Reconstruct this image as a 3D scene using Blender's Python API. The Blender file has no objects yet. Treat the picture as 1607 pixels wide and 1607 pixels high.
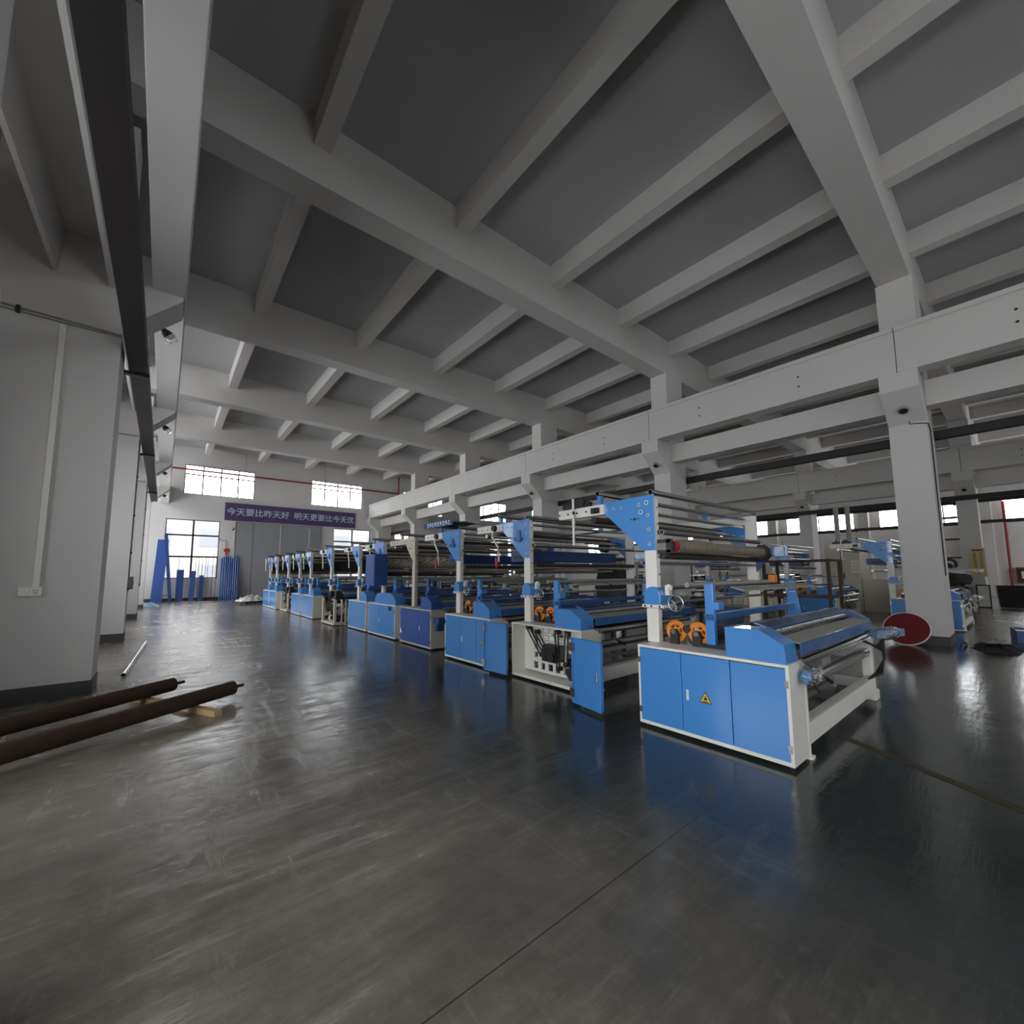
import bpy, math, random
from mathutils import Vector, Matrix, noise
random.seed(7)
SC = bpy.context.scene
COL = SC.collection

# ---------------------------------------------------------------- camera, sky, light, exposure
cam = bpy.data.cameras.new('camera'); camo = bpy.data.objects.new('camera', cam); COL.objects.link(camo)
cam.sensor_width = 36.0; cam.lens = 661.62 / 1607 * 36.0
cam.shift_y = 30.56 / 1607; cam.clip_end = 400; cam.clip_start = 0.05
yaw, pitch, roll = .6896, .0990, -.0054
fw = Vector((math.sin(yaw)*math.cos(pitch), math.cos(yaw)*math.cos(pitch), math.sin(pitch)))
r_ = Vector((math.cos(yaw), -math.sin(yaw), 0)); u_ = r_.cross(fw)
rr = r_*math.cos(roll) + u_*math.sin(roll); uu = -r_*math.sin(roll) + u_*math.cos(roll)
camo.matrix_world = Matrix(((rr.x, uu.x, -fw.x, 0), (rr.y, uu.y, -fw.y, 0), (rr.z, uu.z, -fw.z, 1.6), (0, 0, 0, 1)))
SC.camera = camo
w = bpy.data.worlds.new('sky'); SC.world = w; w.use_nodes = True
bg = w.node_tree.nodes['Background']; bg.inputs[0].default_value = (.985, .972, 1.0, 1); bg.inputs[1].default_value = 9.5
SC.view_settings.view_transform = 'Standard'; SC.view_settings.look = 'None'
SC.view_settings.gamma = 1.0; SC.view_settings.exposure = 0.0; SC.view_settings.use_curve_mapping = False
SC.cycles.max_bounces = 8; SC.cycles.diffuse_bounces = 5; SC.cycles.glossy_bounces = 4; SC.cycles.transparent_max_bounces = 10
SC.cycles.caustics_reflective = False; SC.cycles.caustics_refractive = False
SC.cycles.sample_clamp_indirect = 6.0; SC.cycles.use_denoising = True
XL, XR, YN, YF, ZC = -3.7, 42.5, -11.0, 33.2, 9.75      # the hall
def sky_portal(loc, rot, sx, sy):
    l = bpy.data.lights.new('daylight', 'AREA'); l.shape = 'RECTANGLE'; l.size = sx; l.size_y = sy
    l.cycles.is_portal = True
    o = bpy.data.objects.new('daylight', l); COL.objects.link(o); o.location = loc; o.rotation_euler = rot

# ---------------------------------------------------------------- materials
def lin(c):
    return tuple(((v/255)/12.92 if v/255 <= .04045 else ((v/255+.055)/1.055)**2.4) for v in c) + (1,)
def mat(name, rgb, rough=.5, metal=0., var=.06, scale=3., bump=0., bscale=40., spec=.5, coat=0.):
    m = bpy.data.materials.new(name); m.use_nodes = True; nt = m.node_tree; N = nt.nodes; L = nt.links
    b = N['Principled BSDF']; b.inputs['Roughness'].default_value = rough; b.inputs['Metallic'].default_value = metal
    b.inputs['Specular IOR Level'].default_value = spec; b.inputs['Coat Weight'].default_value = coat
    tc = N.new('ShaderNodeTexCoord'); n = N.new('ShaderNodeTexNoise'); n.inputs['Scale'].default_value = scale
    n.inputs['Detail'].default_value = 4
    L.new(tc.outputs['Object'], n.inputs['Vector'])
    mx = N.new('ShaderNodeMix'); mx.data_type = 'RGBA'; c = lin(rgb)
    mx.inputs['A'].default_value = tuple(v*(1-var) for v in c[:3]) + (1,)
    mx.inputs['B'].default_value = tuple(min(1, v*(1+var)) for v in c[:3]) + (1,)
    L.new(n.outputs['Fac'], mx.inputs['Factor']); L.new(mx.outputs['Result'], b.inputs['Base Color'])
    if bump:
        n2 = N.new('ShaderNodeTexNoise'); n2.inputs['Scale'].default_value = bscale; n2.inputs['Detail'].default_value = 3
        bp = N.new('ShaderNodeBump'); bp.inputs['Strength'].default_value = bump; bp.inputs['Distance'].default_value = .02
        L.new(tc.outputs['Object'], n2.inputs['Vector']); L.new(n2.outputs['Fac'], bp.inputs['Height']); L.new(bp.outputs['Normal'], b.inputs['Normal'])
    return m
M = {}
M['wall'] = mat('white_wall_paint', (212, 210, 208), .85, var=.03, scale=.6, bump=.08, bscale=8)
M['concrete'] = mat('painted_concrete', (206, 203, 200), .85, var=.04, scale=.8, bump=.1, bscale=6)
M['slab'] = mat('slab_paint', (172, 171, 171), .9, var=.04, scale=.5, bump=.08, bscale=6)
M['skirt'] = mat('dark_skirting_paint', (66, 66, 68), .6, var=.15, scale=4)
M['blue'] = mat('blue_enamel', (72, 142, 214), .28, var=.03, scale=2, coat=.6)
M['dimblue'] = mat('dimmed_blue_enamel', (46, 94, 152), .3, var=.04, scale=2, coat=.3)  # blue enamel with dim light put into the colour; clamp brackets share it
M['darkblue'] = mat('dark_blue_enamel', (52, 86, 154), .35, var=.05, scale=2)
M['navy'] = mat('navy_enamel', (40, 70, 122), .4, var=.06, scale=2)
M['white'] = mat('white_enamel', (232, 230, 222), .4, var=.03, scale=3)
M['cream'] = mat('cream_enamel', (200, 192, 176), .45, var=.05, scale=3)
M['greypaint'] = mat('grey_enamel', (150, 148, 142), .5, var=.06, scale=4)
M['chrome'] = mat('chrome', (226, 226, 226), .12, 1., var=.04, scale=6)
M['steel'] = mat('brushed_steel', (190, 188, 184), .26, 1., var=.1, scale=8)
M['rail_steel'] = mat('dark_red_oxide_steel', (34, 29, 28), .6, var=.2, scale=4)
M['black'] = mat('black_rubber', (26, 26, 27), .5, var=.15, scale=6)
M['iron'] = mat('dark_cast_iron', (52, 51, 52), .5, .3, var=.2, scale=8)
M['dkroll'] = mat('dark_brown_rubber_roll', (58, 50, 45), .45, var=.1, scale=5)
M['rust'] = mat('rusty_brown_steel', (64, 48, 38), .7, .2, var=.35, scale=9, bump=.2)
M['orange'] = mat('orange_enamel', (222, 132, 38), .4, var=.08, scale=8)
M['red'] = mat('red_enamel', (176, 34, 36), .4, var=.08, scale=6)
M['darkred'] = mat('dark_red_board', (104, 22, 30), .5, var=.12, scale=5)
M['pipe_red'] = mat('red_pipe_paint', (140, 40, 44), .5, var=.1, scale=5)
M['door_grey'] = mat('grey_door_paint', (150, 152, 156), .5, var=.06, scale=1.5, bump=.03)
M['banner'] = mat('purple_banner_cloth', (84, 66, 112), .7, var=.05, scale=2)
M['letter'] = mat('pale_lettering', (196, 214, 232), .6, var=.02)
M['wood'] = mat('pine_timber', (196, 166, 122), .7, var=.15, scale=12, bump=.15)
M['yellow'] = mat('yellow_label', (232, 196, 38), .45, var=.03)
M['postercol'] = mat('yellowed_poster_paper', (206, 196, 138), .7, var=.1, scale=3)
M['paper'] = mat('white_paper', (222, 220, 214), .7, var=.05)
M['wrapfilm'] = mat('cloudy_film_on_roll', (128, 116, 104), .25, var=.25, scale=14, bump=.6, bscale=18, coat=.4)
M['foil'] = mat('chrome_roll_in_film', (190, 190, 190), .2, .9, var=.15, scale=10, bump=.35, bscale=22)
M['dkcloth'] = mat('dark_dusty_cloth', (44, 42, 42), .9, var=.3, scale=7, bump=.4, bscale=16)
M['olive'] = mat('olive_sacking', (66, 58, 36), .9, var=.3, scale=7, bump=.4, bscale=16)
M['plasticwhite'] = mat('white_plastic_sheeting', (216, 216, 218), .35, var=.1, scale=6, bump=.3, bscale=20)
M['lightblue'] = mat('pale_blue_sheet', (150, 190, 220), .5, var=.08)
M['facade'] = mat('outside_facade_tiles', (150, 146, 143), .8, var=.06, scale=.5)
M['facade_glass'] = mat('outside_window_bands', (112, 114, 120), .5, var=.1, scale=.4)
M['asphalt'] = mat('outside_pavement', (120, 118, 114), .9, var=.1, scale=.6)
M['stripblue'] = mat('dark_blue_window_film', (30, 50, 96), .2, var=.1, scale=6)
M['wrapblue'] = mat('blue_part_under_film', (104, 138, 174), .18, var=.3, scale=16, bump=.7, bscale=20, coat=.6)
M['bluetube'] = mat('blue_lacquered_tube', (38, 84, 158), .3, var=.12, scale=5, coat=.4)

def perforated():
    m = mat('perforated_cream_drum', (176, 164, 144), .5, var=.05); nt = m.node_tree; N = nt.nodes; L = nt.links; b = N['Principled BSDF']
    tc = N.new('ShaderNodeTexCoord'); v = N.new('ShaderNodeTexVoronoi'); v.inputs['Scale'].default_value = 17; v.inputs['Randomness'].default_value = 0
    mp = N.new('ShaderNodeMapping'); mp.inputs['Rotation'].default_value = (.5, .4, .3)
    L.new(tc.outputs['Object'], mp.inputs[0]); L.new(mp.outputs[0], v.inputs['Vector'])
    r = N.new('ShaderNodeMath'); r.operation = 'GREATER_THAN'; r.inputs[1].default_value = .33; L.new(v.outputs['Distance'], r.inputs[0])
    mx = N.new('ShaderNodeMix'); mx.data_type = 'RGBA'; mx.inputs['A'].default_value = lin((52, 46, 40)); mx.inputs['B'].default_value = lin((214, 204, 184))
    L.new(r.outputs[0], mx.inputs['Factor']); L.new(mx.outputs['Result'], b.inputs['Base Color']); return m
M['perf'] = perforated()
def film():
    m = bpy.data.materials.new('clear_plastic_film'); m.use_nodes = True; nt = m.node_tree; N = nt.nodes; L = nt.links
    N.remove(N['Principled BSDF']); t = N.new('ShaderNodeBsdfTransparent'); g = N.new('ShaderNodeBsdfGlossy'); g.inputs['Roughness'].default_value = .12
    mx = N.new('ShaderNodeMixShader'); lw = N.new('ShaderNodeLayerWeight'); lw.inputs['Blend'].default_value = .35
    n = N.new('ShaderNodeTexNoise'); n.inputs['Scale'].default_value = 24; bp = N.new('ShaderNodeBump'); bp.inputs['Strength'].default_value = .8; bp.inputs['Distance'].default_value = .03
    tc = N.new('ShaderNodeTexCoord'); L.new(tc.outputs['Object'], n.inputs['Vector']); L.new(n.outputs['Fac'], bp.inputs['Height'])
    L.new(bp.outputs['Normal'], g.inputs['Normal']); L.new(bp.outputs['Normal'], lw.inputs['Normal'])
    L.new(lw.outputs['Facing'], mx.inputs['Fac']); L.new(t.outputs[0], mx.inputs[1]); L.new(g.outputs[0], mx.inputs[2])
    L.new(mx.outputs[0], N['Material Output'].inputs['Surface']); return m
M['film'] = film()
def glass():
    m = bpy.data.materials.new('window_glass'); m.use_nodes = True; nt = m.node_tree; N = nt.nodes; L = nt.links
    N.remove(N['Principled BSDF']); t = N.new('ShaderNodeBsdfTransparent'); t.inputs[0].default_value = (.93, .95, .95, 1)
    g = N.new('ShaderNodeBsdfGlossy'); g.inputs['Roughness'].default_value = .03; fr = N.new('ShaderNodeFresnel'); fr.inputs[0].default_value = 1.25
    mx = N.new('ShaderNodeMixShader'); L.new(fr.outputs[0], mx.inputs['Fac']); L.new(t.outputs[0], mx.inputs[1]); L.new(g.outputs[0], mx.inputs[2])
    L.new(mx.outputs[0], N['Material Output'].inputs['Surface']); return m
M['glass'] = glass()
def floor_mat():
    m = bpy.data.materials.new('worn_epoxy_floor'); m.use_nodes = True; nt = m.node_tree; N = nt.nodes; L = nt.links; b = N['Principled BSDF']
    tc = N.new('ShaderNodeTexCoord'); sp = N.new('ShaderNodeSeparateXYZ'); L.new(tc.outputs['Object'], sp.inputs[0])
    def noise_(sc, det=5, rough=.6, vec=None):
        n = N.new('ShaderNodeTexNoise'); n.inputs['Scale'].default_value = sc; n.inputs['Detail'].default_value = det; n.inputs['Roughness'].default_value = rough
        L.new(vec or tc.outputs['Object'], n.inputs['Vector']); return n.outputs['Fac']
    def math_(op, a, c=None, clamp=False):
        k = N.new('ShaderNodeMath'); k.operation = op; k.use_clamp = clamp
        for i, v in enumerate((a, c)):
            if v is None: continue
            if isinstance(v, (int, float)): k.inputs[i].default_value = v
            else: L.new(v, k.inputs[i])
        return k.outputs[0]
    def ramp(v, a, c):
        r = N.new('ShaderNodeMapRange'); r.interpolation_type = 'SMOOTHSTEP'; r.inputs['From Min'].default_value = a; r.inputs['From Max'].default_value = c; L.new(v, r.inputs['Value']); return r.outputs[0]
    # the traffic lane along the left columns is worn to pale concrete, so is the second bay
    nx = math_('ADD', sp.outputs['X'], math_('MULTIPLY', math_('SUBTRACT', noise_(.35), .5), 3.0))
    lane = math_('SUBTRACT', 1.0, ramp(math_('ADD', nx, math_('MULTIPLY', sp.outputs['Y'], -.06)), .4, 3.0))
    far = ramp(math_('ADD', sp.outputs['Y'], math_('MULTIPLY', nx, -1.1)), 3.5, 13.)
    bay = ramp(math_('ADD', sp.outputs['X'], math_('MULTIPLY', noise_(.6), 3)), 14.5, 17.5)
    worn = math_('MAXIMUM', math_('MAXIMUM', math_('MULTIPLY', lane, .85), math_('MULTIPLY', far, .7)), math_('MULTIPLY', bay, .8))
    mp = N.new('ShaderNodeMapping'); mp.inputs['Scale'].default_value = (1.2, .18, 1); mp.inputs['Rotation'].default_value = (0, 0, .35); L.new(tc.outputs['Object'], mp.inputs[0])
    mp2 = N.new('ShaderNodeMapping'); mp2.inputs['Scale'].default_value = (.2, 1.4, 1); mp2.inputs['Rotation'].default_value = (0, 0, -.25); L.new(tc.outputs['Object'], mp2.inputs[0])
    streak = noise_(3.5, 6, .7, mp.outputs[0]); streak2 = noise_(4.0, 6, .7, mp2.outputs[0])
    patch = noise_(.9, 6, .65)
    worn2 = math_('MULTIPLY', worn, math_('ADD', -.1, math_('MULTIPLY', patch, 1.9)), True)
    worn3 = math_('ADD', worn2, math_('MULTIPLY', math_('MULTIPLY', math_('SUBTRACT', streak2, .5), math_('ADD', worn2, .15)), 1.1), True)
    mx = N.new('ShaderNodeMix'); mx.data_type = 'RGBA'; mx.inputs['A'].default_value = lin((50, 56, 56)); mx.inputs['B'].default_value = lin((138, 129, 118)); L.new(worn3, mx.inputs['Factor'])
    # dark saw-cut joints every 6 m
    def joint(ax, per, off):
        q = math_('PINGPONG', math_('ADD', sp.outputs[ax], off), per/2); return math_('LESS_THAN', q, .004)
    j = joint('Y', 4.2, -1.5)
    mp3 = N.new('ShaderNodeMapping'); mp3.inputs['Scale'].default_value = (.35, 2.6, 1); mp3.inputs['Rotation'].default_value = (0, 0, .5); L.new(tc.outputs['Object'], mp3.inputs[0])
    mp4 = N.new('ShaderNodeMapping'); mp4.inputs['Scale'].default_value = (2.8, .4, 1); mp4.inputs['Rotation'].default_value = (0, 0, .2); L.new(tc.outputs['Object'], mp4.inputs[0])
    sc1 = ramp(noise_(2.6, 8, .78, mp3.outputs[0]), .5, .68); sc2 = ramp(noise_(2.3, 8, .78, mp4.outputs[0]), .52, .7); grit = ramp(noise_(9., 6, .75), .5, .66)
    scuff = math_('MULTIPLY', math_('MAXIMUM', math_('MAXIMUM', sc1, sc2), math_('MULTIPLY', grit, .5)), math_('MULTIPLY', math_('ADD', .1, math_('MULTIPLY', worn2, .9)), ramp(noise_(.8, 4, .6), .32, .56)), True)
    mxs = N.new('ShaderNodeMix'); mxs.data_type = 'RGBA'; mxs.inputs['B'].default_value = lin((168, 160, 148)); L.new(mx.outputs['Result'], mxs.inputs['A']); L.new(math_('MULTIPLY', scuff, .6), mxs.inputs['Factor']); mx = mxs
    stain = ramp(noise_(.55, 3, .5), .6, .72)
    mx1 = N.new('ShaderNodeMix'); mx1.data_type = 'RGBA'; mx1.inputs['B'].default_value = lin((72, 68, 62)); L.new(mx.outputs['Result'], mx1.inputs['A']); L.new(math_('MULTIPLY', stain, .45), mx1.inputs['Factor'])
    mx2 = N.new('ShaderNodeMix'); mx2.data_type = 'RGBA'; mx2.inputs['B'].default_value = lin((26, 26, 26)); L.new(mx1.outputs['Result'], mx2.inputs['A']); L.new(math_('MULTIPLY', j, .7), mx2.inputs['Factor'])
    L.new(mx2.outputs['Result'], b.inputs['Base Color'])
    rg = math_('ADD', math_('ADD', .03, math_('MULTIPLY', worn3, .12)), math_('MULTIPLY', streak, .2)); rg = math_('ADD', rg, math_('MULTIPLY', scuff, .13)); L.new(rg, b.inputs['Roughness'])
    b.inputs['Specular IOR Level'].default_value = .5
    bp = N.new('ShaderNodeBump'); bp.inputs['Strength'].default_value = .2; bp.inputs['Distance'].default_value = .02
    h = math_('ADD', math_('ADD', math_('MULTIPLY', streak, .3), math_('MULTIPLY', scuff, .5)), math_('ADD', math_('MULTIPLY', streak2, .7), math_('MULTIPLY', noise_(5., 4), .4))); L.new(h, bp.inputs['Height']); L.new(bp.outputs['Normal'], b.inputs['Normal'])
    return m
M['floor'] = floor_mat()

# ---------------------------------------------------------------- mesh helpers
class MB:
    def __init__(s): s.v = []; s.f = []; s.sm = []
    def _add(s, vs, fs, smooth=False):
        o = len(s.v); s.v += [tuple(p) for p in vs]; s.f += [tuple(i+o for i in f) for f in fs]; s.sm += [smooth]*len(fs); return s
    def box(s, x0, x1, y0, y1, z0, z1, mtx=None):
        x0, x1 = sorted((x0, x1)); y0, y1 = sorted((y0, y1)); z0, z1 = sorted((z0, z1))
        vs = [Vector(p) for p in ((x0,y0,z0),(x1,y0,z0),(x1,y1,z0),(x0,y1,z0),(x0,y0,z1),(x1,y0,z1),(x1,y1,z1),(x0,y1,z1))]
        if mtx: vs = [mtx @ p for p in vs]
        return s._add(vs, [(3,2,1,0),(4,5,6,7),(0,1,5,4),(1,2,6,5),(2,3,7,6),(3,0,4,7)])
    def prism(s, poly, ax, a0, a1):
        # polygon in the two other axes, extruded along ax from a0 to a1
        n = len(poly); a0, a1 = min(a0, a1), max(a0, a1)
        area = sum(poly[i][0]*poly[(i+1)%n][1]-poly[(i+1)%n][0]*poly[i][1] for i in range(n))
        if area < 0: poly = poly[::-1]
        def mk(p, a): return (a, p[0], p[1]) if ax == 'x' else ((p[0], a, p[1]) if ax == 'y' else (p[0], p[1], a))
        vs = [mk(p, a0) for p in poly] + [mk(p, a1) for p in poly]
        lo, hi = tuple(range(n)), tuple(range(n, 2*n)); fl = ax == 'y'
        fs = [lo[::-1], hi] + [(i, (i+1) % n, n+(i+1) % n, n+i) for i in range(n)]
        if fl: fs = [f[::-1] for f in fs]
        return s._add(vs, fs)
    def tube(s, pts, r, n=10, cap=True, r2=None):
        pts = [Vector(p) for p in pts]; rings = []
        prev = None
        for i, p in enumerate(pts):
            t = (pts[min(i+1, len(pts)-1)] - pts[max(i-1, 0)]).normalized()
            if prev is None: a = t.orthogonal().normalized()
            else: a = (prev - t*prev.dot(t)); a = a.normalized() if a.length > 1e-6 else t.orthogonal().normalized()
            prev = a; bb = t.cross(a); rad = r if r2 is None else r + (r2-r)*i/(len(pts)-1)
            rings.append([p + (a*math.cos(2*math.pi*k/n) + bb*math.sin(2*math.pi*k/n))*rad for k in range(n)])
        vs = [q for rg in rings for q in rg]
        fs = [(i*n+k, i*n+(k+1) % n, (i+1)*n+(k+1) % n, (i+1)*n+k) for i in range(len(pts)-1) for k in range(n)]
        s._add(vs, fs, True)
        if cap: s._add(rings[0], [tuple(range(n))[::-1]]); s._add(rings[-1], [tuple(range(n))])
        return s
    def cyl(s, p0, p1, r, n=14, r2=None): return s.tube([p0, p1], r, n, True, r2)
    def ring(s, c, axis, R, r, n=28, m=8):
        c = Vector(c); t = Vector(axis).normalized(); a = t.orthogonal().normalized(); bb = t.cross(a)
        pts = []
        for i in range(n):
            d = a*math.cos(2*math.pi*i/n) + bb*math.sin(2*math.pi*i/n)
            pts += [c + d*(R + r*math.cos(2*math.pi*k/m)) + t*r*math.sin(2*math.pi*k/m) for k in range(m)]
        return s._add(pts, [(i*m+k, ((i+1) % n)*m+k, ((i+1) % n)*m+(k+1) % m, i*m+(k+1) % m) for i in range(n) for k in range(m)], True)
    def hollow(s, p0, p1, R, r, n=24):
        p0, p1 = Vector(p0), Vector(p1); t = (p1-p0).normalized(); a = t.orthogonal().normalized(); bb = t.cross(a)
        def rg(p, q): return [p + (a*math.cos(2*math.pi*k/n)+bb*math.sin(2*math.pi*k/n))*q for k in range(n)]
        R0, R1, r0, r1 = rg(p0, R), rg(p1, R), rg(p0, r), rg(p1, r); vs = R0+R1+r0+r1
        fs = []
        for k in range(n):
            j = (k+1) % n
            fs += [(k, j, n+j, n+k), (2*n+j, 2*n+k, 3*n+k, 3*n+j), (j, k, 2*n+k, 2*n+j), (n+k, n+j, 3*n+j, 3*n+k)]
        return s._add(vs, fs)
    def blob(s, c, size, seed=0, amp=.25, nu=20, nv=12, flat=True):
        c = Vector(c); vs = []; fs = []
        for i in range(nv+1):
            th = math.pi*i/nv
            for k in range(nu):
                ph = 2*math.pi*k/nu; d = Vector((math.sin(th)*math.cos(ph), math.sin(th)*math.sin(ph), math.cos(th)))
                q = 1 + amp*noise.noise(d*1.9 + Vector((seed*7.1, seed*3.3, 0))) + amp*.6*noise.noise(d*5 + Vector((seed, 0, seed)))
                p = Vector((d.x*size[0]*q, d.y*size[1]*q, d.z*size[2]*q))
                if flat and p.z < -size[2]*.6: p.z = -size[2]*.6
                vs.append(c + p)
        for i in range(nv):
            for k in range(nu): fs.append((i*nu+k, (i+1)*nu+k, (i+1)*nu+(k+1) % nu, i*nu+(k+1) % nu))
        return s._add(vs, fs, True)
    def crumple(s, c, rx, ry, h, seed=0, nr=9, nu=44):
        # a cloth or sheet thrown down: ragged outline, folded top, edges on the floor
        vs = []; fs = []; sd = Vector((seed*5.3, seed*2.7, seed))
        for i in range(nr+1):
            for k in range(nu):
                a = 2*math.pi*k/nu; e = 1 + .35*noise.noise(Vector((math.cos(a)*1.7, math.sin(a)*1.7, 0))+sd) + .18*noise.noise(Vector((math.cos(a)*5, math.sin(a)*5, 0))+sd)
                q = i/nr; x, y = rx*e*q*math.cos(a), ry*e*q*math.sin(a)
                f = abs(noise.noise(Vector((x*4.5/max(rx, .3), y*4.5/max(ry, .3), 0))+sd)) + .6*abs(noise.noise(Vector((x*11, y*11, 2))+sd))
                vs.append((c[0]+x, c[1]+y, c[2] + .004 + h*(1-q**3)*(.35+1.3*f)))
        for i in range(nr):
            for k in range(nu): fs.append((i*nu+k, i*nu+(k+1) % nu, (i+1)*nu+(k+1) % nu, (i+1)*nu+k)[::-1])
        return s._add(vs, fs, True)
    def build(s, name, m, parent=None, bevel=0, loc=None, rotz=0):
        me = bpy.data.meshes.new(name); me.from_pydata(s.v, [], s.f); me.update()
        me.polygons.foreach_set('use_smooth', s.sm); me.materials.append(M[m] if isinstance(m, str) else m)
        o = bpy.data.objects.new(name, me); COL.objects.link(o)
        if parent: o.parent = parent
        if loc: o.location = loc
        if rotz: o.rotation_euler = (0, 0, rotz)
        if bevel:
            b = o.modifiers.new('edge', 'BEVEL'); b.width = bevel; b.segments = 2; b.limit_method = 'ANGLE'; b.angle_limit = .6
        return o
def tag(o, label, cat, group=None):
    o['label'] = label; o['category'] = cat
    if group: o['group'] = group
    return o
def thing(name, label, cat, loc=(0, 0, 0), rotz=0, group=None):
    o = bpy.data.objects.new(name, None); COL.objects.link(o); o.location = loc; o.rotation_euler = (0, 0, rotz); o.empty_display_size = .2
    return tag(o, label, cat, group)
def struct(o): o['kind'] = 'structure'; return o
KIDS = {}
def kids(o): return [c for c in bpy.data.objects if c.parent == o]
def copy_tree(o, cmap, parent=None):
    c = o.copy(); COL.objects.link(c)
    if parent: c.parent = parent
    for ch in cmap.get(o.name, []): copy_tree(ch, cmap, c)
    return c
def child_map():
    d = {}
    for o in bpy.data.objects:
        if o.parent: d.setdefault(o.parent.name, []).append(o)
    return d
def panel_wall(name, ax, a0, a1, u0, u1, z0, z1, holes, m):
    # wall of thickness a0..a1 along axis ax, running u0..u1, with rectangular openings (u0,u1,z0,z1)
    us = sorted({u0, u1, *[h[0] for h in holes], *[h[1] for h in holes]}); zs = sorted({z0, z1, *[h[2] for h in holes], *[h[3] for h in holes]})
    us = [u for u in us if u0 <= u <= u1]; b = MB()
    for i in range(len(us)-1):
        run = None
        for k in range(len(zs)-1):
            cu, cz = (us[i]+us[i+1])/2, (zs[k]+zs[k+1])/2
            solid = not any(h[0] < cu < h[1] and h[2] < cz < h[3] for h in holes)
            if solid: run = [zs[k], zs[k+1]] if run is None else [run[0], zs[k+1]]
            if (not solid or k == len(zs)-2) and run:
                if ax == 'x': b.box(a0, a1, us[i], us[i+1], *run)
                else: b.box(us[i], us[i+1], a0, a1, *run)
                run = None
    return struct(b.build(name, m))
WN = [0]
def window(ax, a, u0, u1, z0, z1, nu, zbars, m='iron', inward=1, portal=True, bar=.07):
    # steel framed window in the opening; a = plane of the glass
    WN[0] += 1; nm = 'window_%d' % WN[0]; root = bpy.data.objects.new(nm, None); COL.objects.link(root); root['kind'] = 'structure'
    cu, cz = (u0+u1)/2, (z0+z1)/2
    root.location = (a, cu, z0) if ax == 'x' else (cu, a, z0)
    b = MB(); hw = (u1-u0)/2; h = z1-z0; t = .03
    def bx(p0, p1, q0, q1):
        if ax == 'x': b.box(-t, t, p0, p1, q0, q1)
        else: b.box(p0, p1, -t, t, q0, q1)
    bx(-hw, -hw+.05, 0, h); bx(hw-.05, hw, 0, h); bx(-hw, hw, 0, .05); bx(-hw, hw, h-.05, h)
    for i in range(1, nu): x = -hw + 2*hw*i/nu; bx(x-bar/2, x+bar/2, .05, h-.05)
    for zb in zbars: bx(-hw+.05, hw-.05, zb-z0-bar/2, zb-z0+bar/2)
    b.build('window_frame', m, root)
    g = MB()
    if ax == 'x': g.box(-.004, .004, -hw+.02, hw-.02, .02, h-.02)
    else: g.box(-hw+.02, hw-.02, -.004, .004, .02, h-.02)
    g.build('window_pane', 'glass', root)
    if portal:
        out = .25
        if ax == 'x': sky_portal((a-inward*out, cu, cz), (0, -math.pi/2*inward, 0), h+.2, 2*hw+.2)
        else: sky_portal((cu, a-inward*out, cz), (math.pi/2*inward, 0, 0), 2*hw+.2, h+.2)
    return root

# ---------------------------------------------------------------- the setting
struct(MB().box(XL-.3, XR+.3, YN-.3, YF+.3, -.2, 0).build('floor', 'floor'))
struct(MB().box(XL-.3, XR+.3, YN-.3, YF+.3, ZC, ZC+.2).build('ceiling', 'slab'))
BAY = 14.75
fh = []
for k in range(3):
    o = k*BAY
    fh += [(-.05+o, 2.7+o, 1.4, 5.08), (9.83+o, 12.65+o, 1.4, 5.08), (.7+o, 4.53+o, 6.72, 8.6), (8.16+o, 11.95+o, 6.72, 8.6)]
panel_wall('wall_back', 'y', YF, YF+.24, XL-.3, XR+.3, 0, ZC, fh, 'wall')
for h in fh:
    if h[2] < 2: window('y', YF+.13, *h, 2, (2.75, 4.1), inward=-1, bar=.1)
    else: window('y', YF+.13, *h, 4, (8.0,), inward=-1)
CL = [(-4.0, -3.35), (2.05, 2.7), (8.2, 8.85), (14.2, 14.85), (21.0, 21.65), (27.3, 27.95)]     # left columns, y from..to
CR = [(-5.1, -4.47), (1.15, 1.8), (7.4, 8.0), (13.7, 14.3), (20.0, 20.6), (26.3, 26.9), (32.55, 33.2)]
lh = []
ys = [YN] + [v for c in CL for v in c] + [YF]
for a, b_ in zip(ys[0::2], ys[1::2]):
    if b_-a > 2.5: lh += [(a+.3, b_-.3, 1.0, 5.3) if a > 21 else ((a+.6, b_-1.7, 1.0, 4.8) if a > 8.5 else ((a+.5, b_-2.45, 1.3, 3.9) if a > 2 else ((a+.4, b_-.4, .7, 4.6) if a > -4 else (a+1.8, b_-2.0, 1.2, 3.0))))] + ([(a+.4, b_-.4, 6.8, 8.9)] if a > 14 else [])  # unseen windows; opening sizes set bay by bay to steer the light
panel_wall('wall_left', 'x', XL-.24, XL, YN-.3, YF+.3, 0, ZC, lh, 'wall')
for h in lh: window('x', XL-.13, *h, 4, (2.75, 4.1) if h[2] < 2 else (8.0,), inward=1)
rh = []
for (a0, a1), (b0, b1) in zip(CR[:-1], CR[1:]): rh += [(a1+.45, b0-.45, 4.75, 7.45)]
panel_wall('wall_right', 'x', XR, XR+.24, YN-.3, YF+.3, 0, ZC, rh, 'wall')
for h in rh: window('x', XR+.13, *h, 4, (6.3,), inward=-1)
bh = [(3.2, 6.4, .6, 4.2), (7.0, 11.95, 6.6, 8.6), (17, 20, 1.2, 3.6), (31, 36, .9, 5.0), (37.5, 41, .9, 5.)]  # unseen openings, the high one added to give the rollers highlights
panel_wall('wall_front', 'y', YN-.24, YN, XL-.3, XR+.3, 0, ZC, bh, 'wall')
for h in bh: window('y', YN-.13, *h, 4, (3.0,) if h[2] < 2 else (8.0,), inward=1)
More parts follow.
